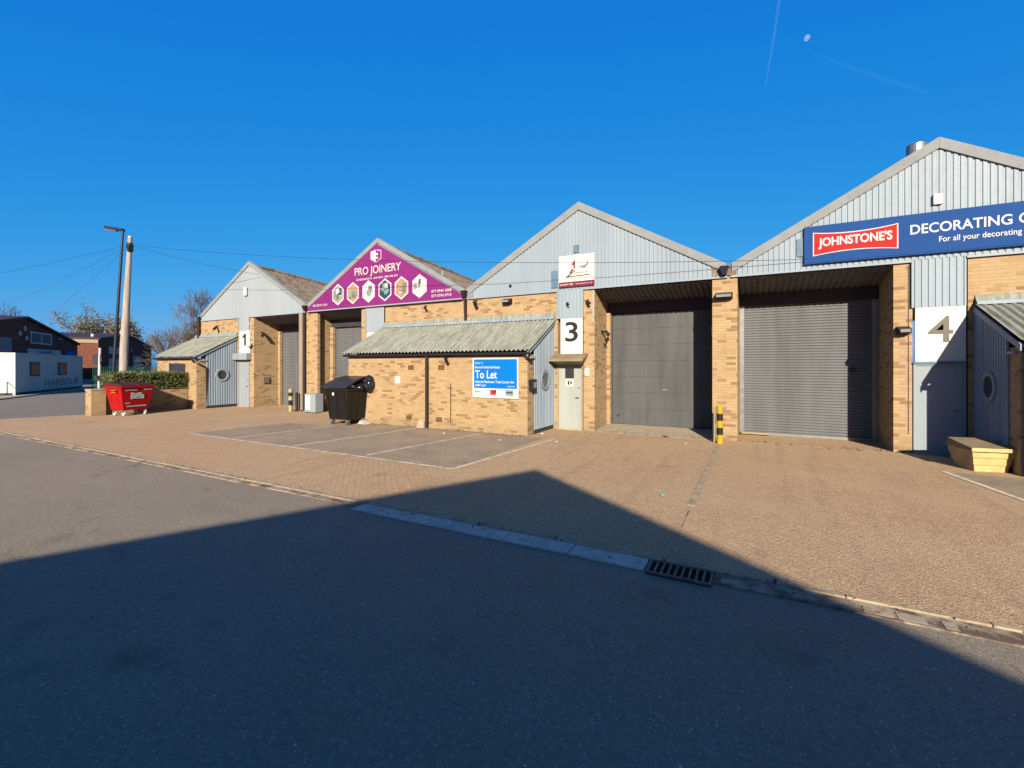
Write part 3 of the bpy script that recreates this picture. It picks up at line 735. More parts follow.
for k, (hx, ma, mb) in enumerate(hexes):
    pic = MB().prism(hexa_pts(hx, 4.98, .45, -.122), (0, -.004, 0)).build('picture', 'white2', t)
    MB().prism(hexa_pts(hx, 4.98, .38, -.127), (0, -.002, 0)).build('print', ma if k != 2 and k != 5 else 'white2', pic, local=True)
    rn = random.Random(k)
    for j in range(12):
        w, h = rn.uniform(.03, .20), rn.uniform(.04, .22); ax, az = hx + rn.uniform(-.29, .12), 4.99 + rn.uniform(-.24, .06)
        mm = [mb, 'printgrey', 'white2', 'ink4' if k in (0, 1, 4) else 'printgrn', 'printnavy' if k in (0, 3, 5) else 'soffit'][j % 5]
        MB().box(ax, ax + w, -.1300 - .0015 * (j + 1), -.1290, az, az + h).build('print', mm, pic, local=True)

# To Let board
t = thing('to_let_board', 'blue and white To Let board screwed to the lean-to brickwork', 'sign', (-6.7, yb, 1.05))
MB().box(-7.50, -5.95, yb - .045, yb - .02, 1.06, 2.24).build('board', 'white', t, bevel=.003)
MB().box(-7.45, -5.99, yb - .049, yb - .045, 1.34, 2.20).build('panel', 'letblue', t)
yy = yb - .049
text_part('Unit 3', (-7.40, -7.15, 2.06, 2.12), yy, 'white', t)
text_part('Barnard Industrial Estate', (-7.40, -6.55, 1.93, 2.00), yy, 'white', t, offset=.008)
text_part('To Let', (-7.40, -6.65, 1.63, 1.87), yy, 'white', t, offset=.01)
text_part('Industrial Warehouse / Trade Counter Unit', (-7.40, -6.08, 1.50, 1.57), yy, 'white', t, offset=.008)
text_part('3,887 sq ft', (-7.40, -7.03, 1.38, 1.46), yy, 'white', t, offset=.012)
text_part('savoy.com', (-6.30, -6.05, 1.38, 1.42), yy, 'white', t)
yy = yb - .045
text_part('agents', (-7.42, -7.22, 1.20, 1.26), yy, 'ink', t)
MB().box(-6.88, -6.68, yy - .003, yy, 1.15, 1.30).build('logo', 'logored', t)
MB().box(-6.74, -6.68, yy - .005, yy - .0031, 1.22, 1.30).build('logo', 'ink', t)
MB().box(-6.36, -6.12, yy - .003, yy, 1.14, 1.31).build('logo', 'printgrey', t)
MB().box(-6.36, -6.12, yy - .005, yy - .0031, 1.21, 1.25).build('logo', 'printnavy', t)
tag(MB().box(-10.60, -10.38, yb - .02, yb - .001, 1.42, 1.66).build('wall_plaque', 'white', bevel=.003), 'small square white plaque on the lean-to wall beside the bin', 'plaque')
tag(MB().box(-4.62, -4.48, -.03, -.001, 1.70, 1.94).build('wall_plaque', 'white', bevel=.003), 'small upright white plate on the pillar beside the grey door', 'plaque')

# ------------------------------------------------------------ wall fixtures
def bulkhead(label, x, y, z, w=.42, cat='wall light'):
    t = thing('wall_light', label, cat, (x, y, z))
    MB().hexa([(x - w / 2, y - .20, z - .12), (x + w / 2, y - .20, z - .12), (x + w / 2, y, z - .14), (x - w / 2, y, z - .14)],
              [(x - w / 2, y - .24, z - .02), (x + w / 2, y - .24, z - .02), (x + w / 2, y, z + .05), (x - w / 2, y, z + .05)]).build('housing', 'pipe', t, bevel=.01)
    MB().box(x - w / 2 + .03, x + w / 2 - .03, y - .262, y - .232, z - .10, z - .03).build('lamp_glass', 'greyglass', t)
    return t
bulkhead('dark slanted floodlight high on the pillar between the two large shutters', -.73, -.002, 3.92)
bulkhead('small black floodlight on the pillar left of figure 4', 2.98, -.002, 2.86, .24)
bulkhead('grey floodlight on the brick band above the long lean-to', -7.31, -.002, 4.22, .30)
def camera_dome(label, x, y, z, s=1.0, ax=(0, -1, 0)):
    t = thing('security_camera', label, 'security camera', (x, y, z), group='cctv cameras on the units')
    a = Vector(ax); p0 = Vector((x, y, z))
    MB().tube([p0, p0 + a * .10 * s, p0 + a * .14 * s + Vector((0, 0, -.06 * s))], .02 * s, 8).build('bracket', 'black', t)
    side = Vector((.6, -.6, -.35)).normalized()
    c = p0 + a * .14 * s + Vector((0, 0, -.09 * s))
    MB().tube([c - side * .10 * s, c + side * .12 * s, c + side * .16 * s], [.05 * s, .05 * s, .06 * s], 10).build('camera_body', 'black', t)
    return t
camera_dome('black camera under the gutter right of the lean-to downpipe', -8.42, yb - .02, 2.28, .9)
camera_dome('black camera on the brick band left of the valley pipe', -10.77, -.002, 4.24, .8)
camera_dome('black camera on the brick band right of the valley pipe', -8.56, -.002, 4.28, 1.1)
camera_dome('black camera on the cladding strip above figure 3', -5.15, -.06, 3.99, .55)
camera_dome('black camera beside the cladding strip at the top of the pillar', -4.50, -.002, 4.02, .8)
camera_dome('small black camera on the brick band of the farthest unit', -24.2, -.002, 4.05, 1.2)
camera_dome('black camera on the shaded brick reveal of the farthest unit', -21.265, .35, 3.65, 1.3, (1, 0, 0))
# horn/lamp on reveal
t = thing('wall_light', 'curved black lamp on the brick reveal beside the grey panel door', 'wall light', (-4.31, .8, 3.0))
MB().tube([(-4.31, .75, 3.08), (-4.16, .74, 3.10), (-4.10, .74, 3.0), (-4.12, .74, 2.85), (-4.20, .74, 2.80)], [.03, .04, .06, .06, .05], 10).build('lamp_body', 'black', t)
MB().disc((-4.319, .75, 3.08), (1, 0, 0), .07, .02, 14).build('base_plate', 'black', t)
t = thing('wall_light', 'round white globe lamp beside the number 1 panel', 'wall light', (-21.5, 0, 3.0))
MB().box(-21.46, -21.34, -.06, -.001, 2.95, 3.15).build('base_plate', 'white2', t)
m_ = MB().tube([(-21.40, -.17, 2.90), (-21.40, -.17, 2.94), (-21.40, -.17, 3.02), (-21.40, -.17, 3.10), (-21.40, -.17, 3.14)], [.05, .11, .13, .11, .05], 14); m_.build('globe', 'white', t, smooth=True)
tag(MB().box(3.49, 3.66, -.11, -.055, 5.58, 5.82).build('alarm_box', 'white', bevel=.02), 'cream alarm box on the ribbed gable above the navy board', 'alarm box')
tag(MB().box(-21.90, -21.68, -.15, -.055, 5.40, 5.82).build('alarm_box', 'white', bevel=.03), 'white alarm box high on the plain grey gable', 'alarm box')
t = thing('meter_box', 'dark meter box on the brick corner beside the ribbed side wall', 'meter box', (-5.6, -1.6, 1.3))
MB().box(-5.678, -5.53, -1.80, -1.56, 1.30, 1.62).build('case', 'black', t, bevel=.01)
MB().box(-5.53, -5.522, -1.76, -1.60, 1.38, 1.54).build('dial', 'greyglass', t)
tag(MB().box(-21.268, -21.20, .45, .75, 1.15, 1.45).build('letter_box', 'iron', bevel=.01), 'dark metal letter box on the farthest unit brick reveal', 'letter box')

# ------------------------------------------------------------ bollards, cabinet
def bollard(label, x, y, h, r, bands, base='yellow'):
    t = thing('bollard', label, 'bollard', (x, y, 0))
    MB().tube([(x, y, 0), (x, y, h - .02), (x, y, h)], [r, r, r * .8], 20).build('post', base, t)
    for a, b, m in bands: MB().tube([(x, y, a), (x, y, b)], r + .003, 20).build('band', m, t)
    return t
bollard('yellow and black banded bollard in front of the middle brick pillar', -.80, -.62, .98, .075, [(.24, .42, 'black'), (.60, .78, 'black')])
tag(MB().tube([(-.93, -.52, 0), (-.93, -.52, .93)], .025, 10).build('marker_pole', 'cream'), 'thin pale pole against the left of the yellow bollard', 'pole')
bollard('faded yellow and black bollard before the farthest shutter', -17.98, -.42, 1.0, .085, [(.28, .5, 'black'), (.68, .84, 'black')], 'paleyellow')
bollard('short dark brown bollard beside the pale drainpipe', -17.66, -.35, .85, .06, [], 'pipe')
t = thing('cabinet', 'pale grey boxed air conditioning unit on the ground behind the black bin', 'cabinet', (-16.7, -.4, 0))
MB().box(-16.95, -16.28, -.50, -.10, .04, .82).build('case', 'door_blue', t, bevel=.01)
MB().box(-16.90, -16.6, -.505, -.5001, .14, .76).build('grille', 'cont', t)
MB().box(-16.9, -16.75, -.5, -.2, 0, .04).build('foot', 'black', t)
MB().box(-16.45, -16.3, -.5, -.2, 0, .04).build('foot', 'black', t)

# ------------------------------------------------------------ bins
def castor(root, x, y, r=.09, mat='white2'):
    w = MB().disc((x - .02, y, r), (1, 0, 0), r, .04, 16); wh = w.build('castor', mat, root, local=True)
    MB().hexa([(x - .035, y - .05, r), (x + .035, y - .05, r), (x + .035, y + .05, r), (x - .035, y + .05, r)],
              [(x - .05, y - .07, .2), (x + .05, y - .07, .2), (x + .05, y + .07, .2), (x - .05, y + .07, .2)]).build('fork', 'steel', wh, local=True)

def bin_body(bm, w0, d0, w1, d1, z0, z1, th=.03):
    """open tapered tub"""
    def q(w, d, z): return [(-w, -d, z), (w, -d, z), (w, d, z), (-w, d, z)]
    o = q(w0, d0, z0) + q(w1, d1, z1) + q(w1 - th, d1 - th, z1) + q(w0 - th, d0 - th, z0 + .03)
    i = len(bm.v); bm.v += o
    bm.f.append((i + 3, i + 2, i + 1, i))
    for a, b in ((0, 4), (4, 8), (8, 12)):
        for k in range(4):
            l = (k + 1) % 4; bm.f.append((i + a + k, i + a + l, i + b + l, i + b + k))
    bm.f.append((i + 12, i + 13, i + 14, i + 15))
    return bm

# black bin: local frame, width along x, front faces -y
t = thing('wheelie_bin', 'large black four wheeled bin overflowing with bags by the lean-to', 'bin', (-12.36, -2.30, 0), R(3))
body = bin_body(MB(), .40, .42, .52, .56, .20, 1.24).build('body', 'bin', t, local=True, bevel=.015)
for sx in (-.36, 0, .36):
    MB().hexa([(sx - .02, -.435, .24), (sx + .02, -.435, .24), (sx + .02, -.41, .24), (sx - .02, -.41, .24)],
              [(sx - .02, -.565, 1.12), (sx + .02, -.565, 1.12), (sx + .02, -.54, 1.12), (sx - .02, -.54, 1.12)]).build('rib', 'bin', body, local=True)
for sy in (-.28, 0, .28):
    MB().hexa([(.39, sy - .02, .24), (.42, sy - .02, .24), (.42, sy + .02, .24), (.39, sy + .02, .24)],
              [(.50, sy - .02, 1.12), (.53, sy - .02, 1.12), (.53, sy + .02, 1.12), (.50, sy + .02, 1.12)]).build('rib', 'bin', body, local=True)
rim = MB().box(-.56, .56, -.60, -.54, 1.18, 1.25).box(-.56, .56, .54, .60, 1.18, 1.25).box(-.56, -.50, -.54, .54, 1.18, 1.25).box(.50, .56, -.54, .54, 1.18, 1.25)
rim.build('rim', 'bin', t, local=True, bevel=.01)
# lid propped open, highest at the back
ld = MB(); n_ = 7
for k in range(n_):
    f0, f1 = k / n_, (k + 1) / n_
    def zz(f): return 1.27 + .36 * math.sin(f * math.pi * .5)
    y0_, y1_ = -.64 + 1.24 * f0, -.64 + 1.24 * f1
    xa = .58
    ld.hexa([(-.58, y0_, zz(f0)), (xa - .12 * f0, y0_, zz(f0) - .0), (xa - .12 * f1, y1_, zz(f1)), (-.58, y1_, zz(f1))],
            [(-.58, y0_, zz(f0) + .03), (xa - .12 * f0, y0_, zz(f0) + .03), (xa - .12 * f1, y1_, zz(f1) + .03), (-.58, y1_, zz(f1) + .03)])
bm_l = ld.build('lid', 'lid', t, local=True)
MB().box(-.08, -.0, -.61, -.602, 1.02, 1.12).build('sticker', 'white2', t, local=True)
for a, b in ((-.34, -.34), (.34, -.34), (-.34, .34), (.34, .34)): castor(t, a, b, .09, 'iron')

def bag(label, c, s, seed, mat='bag', name='rubbish_bag'):
    bm = bmesh.new(); bmesh.ops.create_icosphere(bm, subdivisions=4, radius=1)
    from mathutils import noise
    for v in bm.verts:
        p_ = v.co * 2.3 + Vector((seed * 7, 0, 0)); q_ = noise.noise(p_); r_ = noise.noise(p_ * 3.1)
        k = 1 + .22 * q_ + .12 * abs(r_)
        v.co = Vector((v.co.x * s[0] * k, v.co.y * s[1] * k, v.co.z * s[2] * k + (.25 * s[2] * max(0, v.co.z - .75) * 4)))
    me = bpy.data.meshes.new(name); bm.to_mesh(me); bm.free()
    me.materials.append(M[mat]); 
    for p_ in me.polygons: p_.use_smooth = True
    o = bpy.data.objects.new(name, me); COL.objects.link(o); o.location = c
    return tag(o, label, 'rubbish bag')
bag('black bag bulging over the back corner of the black bin', (-11.76, -1.90, 1.36), (.25, .22, .27), 1)
bag('black bag squashed under the raised bin lid', (-12.04, -2.15, 1.26), (.24, .26, .16), 2)
bag('crumpled dark bag near the front of the raised bin lid', (-12.10, -2.48, 1.23), (.20, .2, .11), 3)
tag(bag('white carrier bag tucked among the black rubbish bags', (-11.92, -2.52, 1.31), (.07, .09, .05), 4, 'white'), 'white carrier bag tucked among the black rubbish bags', 'carrier bag')
t = thing('litter', 'broken white plastic tray lying behind the black bin wheels', 'litter', (-11.85, -2.05, 0))
MB().hexa([(-12.05, -2.15, .016), (-11.65, -2.2, .016), (-11.65, -1.95, .016), (-12.05, -1.95, .016)],
          [(-12.0, -2.1, .12), (-11.75, -2.2, .05), (-11.7, -1.95, .04), (-12.0, -1.95, .14)]).build('tray', 'white2', t)

# red bin, front faces +x
t = thing('wheelie_bin', 'red four wheeled trade waste bin by the low wall and hedge', 'bin', (-22.45, -4.45, .02), R(99))
body = bin_body(MB(), .46, .36, .60, .50, .22, 1.12).build('body', 'red', t, local=True, bevel=.012)
rim = MB().box(-.64, .64, -.54, -.48, 1.10, 1.17).box(-.64, .64, .48, .54, 1.10, 1.17).box(-.64, -.58, -.48, .48, 1.10, 1.17).box(.58, .64, -.48, .48, 1.10, 1.17)
rim.build('rim', 'red', t, local=True, bevel=.01)
for k, (a, b) in enumerate(((-.62, -.01), (.01, .62))):
    MB().hexa([(a, -.53, 1.175), (b, -.53, 1.175), (b, .52, 1.175), (a, .52, 1.175)],
              [(a + .04, -.46, 1.24), (b - .04, -.46, 1.24), (b - .04, .46, 1.32), (a + .04, .46, 1.32)]).build('lid', 'redshade', t, local=True, bevel=.01)
for sx in (-1, 1):
    MB().tube([(sx * .63, -.25, 1.0), (sx * .69, -.25, 1.0), (sx * .69, .25, 1.0), (sx * .63, .25, 1.0)], .022, 8).build('handle', 'red', t, local=True)
# writing follows the slope of the front: build flat then tilt by a small rotation
def bin_text(s, x0, x1, z0, z1, off=.01, mat='white2'):
    o = text_part(s, (x0, x1, 0, z1 - z0), 0, mat, t, offset=off, local=True)
    ang = math.atan(.14 / .90)
    o.rotation_euler = (-ang * -1, 0, 0)
    o.location = (0, -(.36 + .14 * (z0 - .22) / .90) - .012, z0)
    return o
bin_text('Biffa', -.24, .26, .66, .92, .03)
bin_text('WASTE AND RECYCLING', -.46, -.02, .99, 1.04, .01)
bin_text('0800 601 601', .22, .52, 1.0, 1.05, .01)
bin_text('TRADE', -.42, -.24, .47, .52, .02)
bin_text('NO HOT ASHES OR LIQUIDS', -.34, .36, .33, .40, .02)
MB().box(-.625, -.60, -.2, .1, .93, 1.03).build('sticker', 'yellow', t, local=True)
for a, b in ((-.38, -.27), (.38, -.27), (-.38, .27), (.38, .27)): castor(t, a, b, .1)

# grit bin
t = thing('grit_bin', 'yellow grit bin with a sloping lid beside the right hand lean-to', 'grit bin', (3.84, -1.40, 0), R(14))
tub = MB(); rows = [(.0, .0), (.13, .015), (.14, .03), (.27, .045), (.28, .06), (.42, .075)]
vs = []
for z, e_ in rows: vs.append([(-.26 - e_, -.27 - e_, z), (.26 + e_, -.27 - e_, z), (.26 + e_, .27 + e_, z), (-.26 - e_, .27 + e_, z)])
i0 = len(tub.v)
for r_ in vs: tub.v += r_
for a in range(len(vs) - 1):
    for k in range(4):
        l = (k + 1) % 4; tub.f.append((i0 + 4 * a + k, i0 + 4 * a + l, i0 + 4 * a + 4 + l, i0 + 4 * a + 4 + k))
tub.f.append((i0 + 3, i0 + 2, i0 + 1, i0)); tub.f.append(tuple(i0 + 4 * (len(vs) - 1) + k for k in range(4)))
tub.build('tub', 'grit', t, local=True, bevel=.008)
MB().hexa([(-.37, -.40, .422), (.37, -.40, .422), (.37, .37, .422), (-.37, .37, .422)],
          [(-.35, -.38, .46), (.35, -.38, .46), (.33, .34, .57), (-.33, .34, .57)]).build('lid', 'grit_lid', t, local=True, bevel=.012)
MB().box(-.38, .38, -.412, -.385, .40, .47).build('lid_lip', 'grit', t, local=True, bevel=.01)

# ------------------------------------------------------------ low wall, hedge
t = thing('garden_wall', 'low brick wall with an end pier in front of the hedge', 'wall', (-23.4, -3.5, 0))
MB().box(-23.50, -23.28, -4.98, -1.90, 0, .98).build('wall', 'brick', t)
MB().box(-23.52, -23.24, -4.98, -1.90, .981, 1.04).build('coping', 'terracotta', t, bevel=.01)
MB().box(-23.62, -23.10, -5.45, -4.985, 0, 1.02).build('pier', 'brick', t)
MB().box(-23.64, -23.08, -5.47, -4.965, 1.021, 1.08).build('pier_cap', 'kerb', t, bevel=.01)
t = thing('hedge', 'clipped evergreen hedge behind the low brick wall', 'hedge', (-23.9, -3.5, 0))
rn = random.Random(3)
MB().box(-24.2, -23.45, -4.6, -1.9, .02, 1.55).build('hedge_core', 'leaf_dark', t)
lf = MB()
for k in range(9000):
    f_ = rn.random()
    x = rn.uniform(-24.4, -23.2); y = rn.uniform(-4.75, -1.72); z = rn.uniform(.9, 1.72)
    s = rn.random()
    if s < .45: x = -23.32 + rn.gauss(0, .07)
    elif s < .75: z = 1.62 + rn.gauss(0, .06) + .05 * math.sin(y * 4.2)
    elif s < .9: y = -4.65 + rn.gauss(0, .06)
    if z < 1.0 and x > -23.55: z = 1.06 + rn.random() * .3
    a = Vector((rn.gauss(0, 1), rn.gauss(0, 1), rn.gauss(0, 1))).normalized(); b = a.orthogonal().normalized()
    L = rn.uniform(.03, .06); c_ = Vector((x, y, z)); w_ = a.cross(b) * L * .35
    lf.face([c_ - b * L, c_ + w_, c_ + b * L, c_ - w_])
lf.build('foliage', 'leaf', t)

# ------------------------------------------------------------ lamp post, pole, sign post, wires
t = thing('street_lamp', 'tall slim dark lamp post with a flat head beside the wooden pole', 'street lamp', (-27.4, -3.1, 0))
Zt = 8.9
bx, by = -27.38, -3.16; tx, ty = -26.95, -2.93
MB().tube([(bx, by, 0), (bx, by, 1.2), (tx, ty, 8.56)], [.085, .075, .05], 12).build('column', 'post', t)
hd = MB(); ux, uy = -.8816, -.472     # towards picture left
hd.hexa([(tx + .05, ty - .1, 8.52), (tx + ux * .86 + .05, ty + uy * .86 - .1, 8.64), (tx + ux * .86 - .05, ty + uy * .86 + .12, 8.64), (tx - .05, ty + .12, 8.52)],
        [(tx + .05, ty - .08, 8.64), (tx + ux * .82 + .05, ty + uy * .82 - .08, 8.77), (tx + ux * .82 - .05, ty + uy * .82 + .1, 8.77), (tx - .05, ty + .1, 8.64)])
hd.build('lamp_head', 'post', t, bevel=.01)
hd = MB().hexa([(tx + ux * .3 + .03, ty + uy * .3 - .07, 8.515), (tx + ux * .82 + .03, ty + uy * .82 - .07, 8.585), (tx + ux * .82 - .03, ty + uy * .82 + .09, 8.585), (tx + ux * .3 - .03, ty + uy * .3 + .09, 8.515)],
        [(tx + ux * .3 + .03, ty + uy * .3 - .07, 8.545), (tx + ux * .82 + .03, ty + uy * .82 - .07, 8.615), (tx + ux * .82 - .03, ty + uy * .82 + .09, 8.615), (tx + ux * .3 - .03, ty + uy * .3 + .09, 8.545)])
hd.build('lens', 'greyglass', t)
t = thing('telegraph_pole', 'weathered wooden telegraph pole standing behind the hedge', 'telegraph pole', (-25.9, -3.45, 0))
MB().tube([(-25.80, -3.40, 0), (-25.72, -3.36, 3), (-25.48, -3.23, 7.95)], [.175, .16, .085], 16).build('pole', 'wood_pole', t)
MB().tube([(-25.48, -3.23, 7.951), (-25.48, -3.23, 8.0)], .075, 12).build('cap', 'white2', t)
MB().tube([(-25.50, -3.24, 7.45), (-25.49, -3.235, 7.68)], .125, 12).build('terminal', 'pipe', t)
MB().box(-25.46, -25.28, -3.36, -3.18, 7.28, 7.55).build('terminal', 'black', t)
def wire(label, a, b, sag, r=.011, n_=24):
    a, b = Vector(a), Vector(b); pts = []
    for i in range(n_ + 1):
        f = i / n_; p_ = a.lerp(b, f); p_.z -= sag * 4 * f * (1 - f); pts.append(p_)
    o = MB().tube(pts, r, 5, False).build('overhead_wire', 'wire'); tag(o, label, 'wire', 'overhead telephone wires')
PT = (-25.48, -3.25, 7.6)
wire('thin wire from the pole across the three nearer gables', PT, (1.2, -.12, 4.62), .36, .007)
wire('thin wire dropping from the pole to the farthest unit', PT, (-20.6, -.2, 6.3), .10, .008)
wire('highest of the wires leaving the pole to the left', PT, (-60, -11, 6.2), .6, .007)
wire('second lowest of the wires leaving the pole to the left', PT, (-62, -4, 4.4), .6, .005)
wire('lowest of the wires leaving the pole to the left', PT, (-70, 3.2, 4.2), .6, .005)
t = thing('road_sign', 'round road sign seen from behind on a pale post beyond the wall', 'road sign', (-30.5, -2.5, 0))
MB().tube([(-30.62, -2.56, 0), (-30.57, -2.51, 2.95)], .06, 10).build('post', 'white2', t)
MB().disc((-30.70, -2.60, 2.35), (-.30, .95, 0), .32, .03, 24).build('sign_plate', 'dark', t)
MB().box(-30.75, -30.45, -2.7, -2.5, 1.25, 1.5).build('sign_plate', 'dark', t)
t = thing('palisade_fence', 'green steel palisade fence beyond the hedge', 'fence', (-42.5, 3.5, 0))
A_, B_ = Vector((-45.0, 2.2, 0)), Vector((-40.2, 4.9, 0)); n_ = 34
fm = MB()
for i in range(n_):
    p_ = A_.lerp(B_, i / n_); fm.box(p_.x - .035, p_.x + .035, p_.y - .012, p_.y + .012, .05, 1.95)
fm.build('pales', 'greenfence', t)
for zz_ in (.35, 1.6):
    MB().tube([A_ + Vector((0, .03, zz_)), B_ + Vector((0, .03, zz_))], .025, 4).build('rail', 'greenfence', t)

# ------------------------------------------------------------ cabin and sheds on the left
RZ = math.atan2(.56, -.83)
t = thing('site_cabin', 'long pale grey site cabin with two windows and grey capital lettering', 'site cabin', (-42.9, -2.5, .08), RZ)
MB().box(.06, 11.94, .03, 2.4, .15, 2.72).build('wall', 'cont', t, local=True)
MB().box(0, 12, 0, 2.44, 2.721, 2.80).build('roof', 'cont', t, local=True)
MB().box(0.02, 11.98, .02, 2.42, .03, .149).build('base_frame', 'dark', t, local=True)
for a in (0, 11.88):
    for b in (0, 2.32): MB().box(a, a + .12, b, b + .12, 0, 2.72).build('corner_post', 'cont', t, local=True)
for a, b in ((2.1, 3.6), (6.8, 8.5)):
    w = MB().box(a, b, .0, .028, 1.2, 2.2).build('window', 'printnavy', t, local=True)
    MB().box(a + .12, b - .12, -.012, -.001, 1.3, 2.1).build('pane', 'glass', w, local=True)
MB().box(7.0, 7.9, -.02, -.013, 1.32, 1.75).build('notice', 'printgrey', t, local=True)
MB().box(3.05, 3.4, -.02, -.013, 1.35, 1.6).build('notice', 'printgrey', t, local=True)
text_part('HARBOUR', (4.5, 11.2, .38, .92), .028, 'lettergrey', t, local=True, offset=.0)
text_part('SITE CABINS', (4.6, 7.4, .22, .30), .028, 'lettergrey', t, local=True)
# hand rail + ramp at the sunlit end
st = thing('access_ramp', 'dark access ramp with a thin handrail at the sunlit cabin end', 'ramp', (-42.6, -3.6, .08), RZ)
MB().hexa([(-3.4, .5, .0), (-.3, .5, .0), (-.3, 2.0, .0), (-3.4, 2.0, .0)], [(-3.4, .5, .02), (-.3, .5, .5), (-.3, 2.0, .5), (-3.4, 2.0, .02)]).build('ramp', 'dark', st, local=True)
MB().tube([(-3.4, .5, .0), (-3.4, .5, .9), (-.4, .5, 1.5), (-.4, .5, .45)], .03, 6).build('handrail', 'black', st, local=True)

def shed(label, loc, hw0, hw1, apex, z0, z1, za, depth, wmat, roofm='roof'):
    t = thing('warehouse', label, 'warehouse', loc, RZ)
    MB().prism([(hw0, 0, 0), (hw1, 0, 0), (hw1, 0, z1), (apex, 0, za), (hw0, 0, z0)], (0, depth, 0)).build('wall', wmat, t, local=True)
    for (xa, zA, xb, zB) in ((hw0 - .2, z0 - .02, apex, za), (apex, za, hw1 + .2, z1 - .02)):
        MB().prism([(xa, -.25, zA + .02), (xb, -.25, zB + .02), (xb, -.25, zB + .28), (xa, -.25, zA + .28)], (0, depth + .5, 0)).build('roof', roofm, t, local=True)
    return t
A = shed('dark gabled brick warehouse behind the site cabin', (-70.8, 5.4, 0), -15, 15, 0, 4.9, 4.9, 7.2, 22, 'red_brick', 'shed_clad')
w = MB().box(1.0, 6.6, -.05, -.002, 4.55, 5.9).build('window', 'white2', A, local=True)
for a in (1.25, 3.9): MB().box(a, a + 2.4, -.06, -.051, 4.7, 5.75).build('pane', 'printnavy', w, local=True)
MB().box(-14, -3.2, -.06, -.002, .1, 4.9).build('loading_door', 'printgrey', A, local=True)
sg = MB().box(.2, 9.0, -.12, -.002, 3.3, 3.95).build('fascia_sign', 'white2', A, local=True)
text_part('CLEARWELL', (2.6, 6.8, 3.45, 3.8), -.121, 'signblue', sg, local=True, offset=.02)
MB().box(10.6, 13.9, -.12, -.002, 3.2, 3.9).build('fascia_sign', 'letblue', A, local=True)
for (a, b) in ((-1.4, 5.5), (-.3, 6.1), (.1, 5.1)):
    MB().disc((a, -.02, b), (0, -1, 0), .28, .06, 14).build('wall_lamp', 'white2', A, local=True)
MB().box(7.8, 9.2, -.25, -.002, 5.35, 5.5).build('wall_lamp', 'printgrey', A, local=True)
C = shed('red brick warehouse with a cream band, roller door and white windows', (-89.3, 18.2, 0), 0, 35, 15, 6.1, 6.0, 7.6, 25, 'red_brick', 'shed_clad')
MB().box(-.12, -.002, .0, 25, 5.55, 6.25).build('cream_band', 'cream', C, local=True)
MB().box(-.10, .30, -.05, .5, 0, 6.2).build('corner_pier', 'red_brick', C, local=True)
for (a, b, c0, c1) in ((5.0, 11.3, 4.0, 5.2), (5.0, 11.3, 1.6, 3.2)):
    w = MB().box(a, b, -.06, -.002, c0, c1).build('window', 'white2', C, local=True)
    MB().box(a + 2.6, a + 3.2, -.07, -.061, c0, c1).build('mullion', 'dark', w, local=True)
MB().box(19.6, 26.2, -.08, -.002, .2, 4.0).build('loading_door', 'printgrey', C, local=True)
MB().disc((18.4, -.02, 4.9), (0, -1, 0), .35, .06, 14).build('wall_lamp', 'white2', C, local=True)
MB().disc((11.5, -.02, 7.9), (0, -1, 0), .4, .5, 14).build('wall_lamp', 'white2', C, local=True)
MB().tube([(3.2, 1.5, 5.8), (3.2, 1.5, 7.1)], .22, 10).build('roof_vent', 'white2', C, local=True)
E_ = shed('low dark warehouse with pale upper wall, farthest behind the hedge', (-84, 52, 0), -14, 16, 2, 6.4, 6.2, 7.6, 18, 'shed_clad', 'roof')
MB().box(-13, 9, -.06, -.002, 3.6, 5.6).build('pale_band', 'printgrey', E_, local=True)

# row of units opposite (behind the camera): its gable throws the big shadow over the yard
t = thing('warehouse', 'gabled warehouse across the yard whose shadow falls over the road', 'warehouse', (3.27, -21.6, 0))
X0, HA, TT = 3.27, 7.0, .475
MB().prism([(X0 - 7.6, -21.6, 0), (X0 + 7.6, -21.6, 0), (X0 + 7.6, -21.6, HA - TT * 7.6), (X0, -21.6, HA), (X0 - 7.6, -21.6, HA - TT * 7.6)], (0, -20, 0)).build('wall', 'brick', t)
for s in (-1, 1):
    MB().prism([(X0, -21.58, HA - .28), (X0, -21.58, HA), (X0 + s * 7.7, -21.58, HA - TT * 7.7), (X0 + s * 7.7, -21.58, HA - TT * 7.7 - .28)], (0, .03, 0)).build('verge_board', 'fascia', t)
MB().box(X0 - 4.5, X0 - .6, -21.6, -21.52, .05, 3.0).build('shutter_door', 'roller', t)
MB().box(X0 + 1.2, X0 + 4.8, -21.6, -21.52, .05, 3.0).build('shutter_door', 'roller', t)

t = thing('warehouse', 'unseen second gabled warehouse added across the yard to cut skylight on the shaded road', 'warehouse', (18.6, -21.6, 0))  # unseen block added to dim the skylight over the shaded road
X1 = 18.6
MB().prism([(X1 - 7.6, -21.6, 0), (X1 + 7.6, -21.6, 0), (X1 + 7.6, -21.6, HA - TT * 7.6), (X1, -21.6, HA), (X1 - 7.6, -21.6, HA - TT * 7.6)], (0, -20, 0)).build('wall', 'brick', t)
MB().box(X1 - 4.5, X1 - .6, -21.6, -21.52, .05, 3.0).build('shutter_door', 'roller', t)

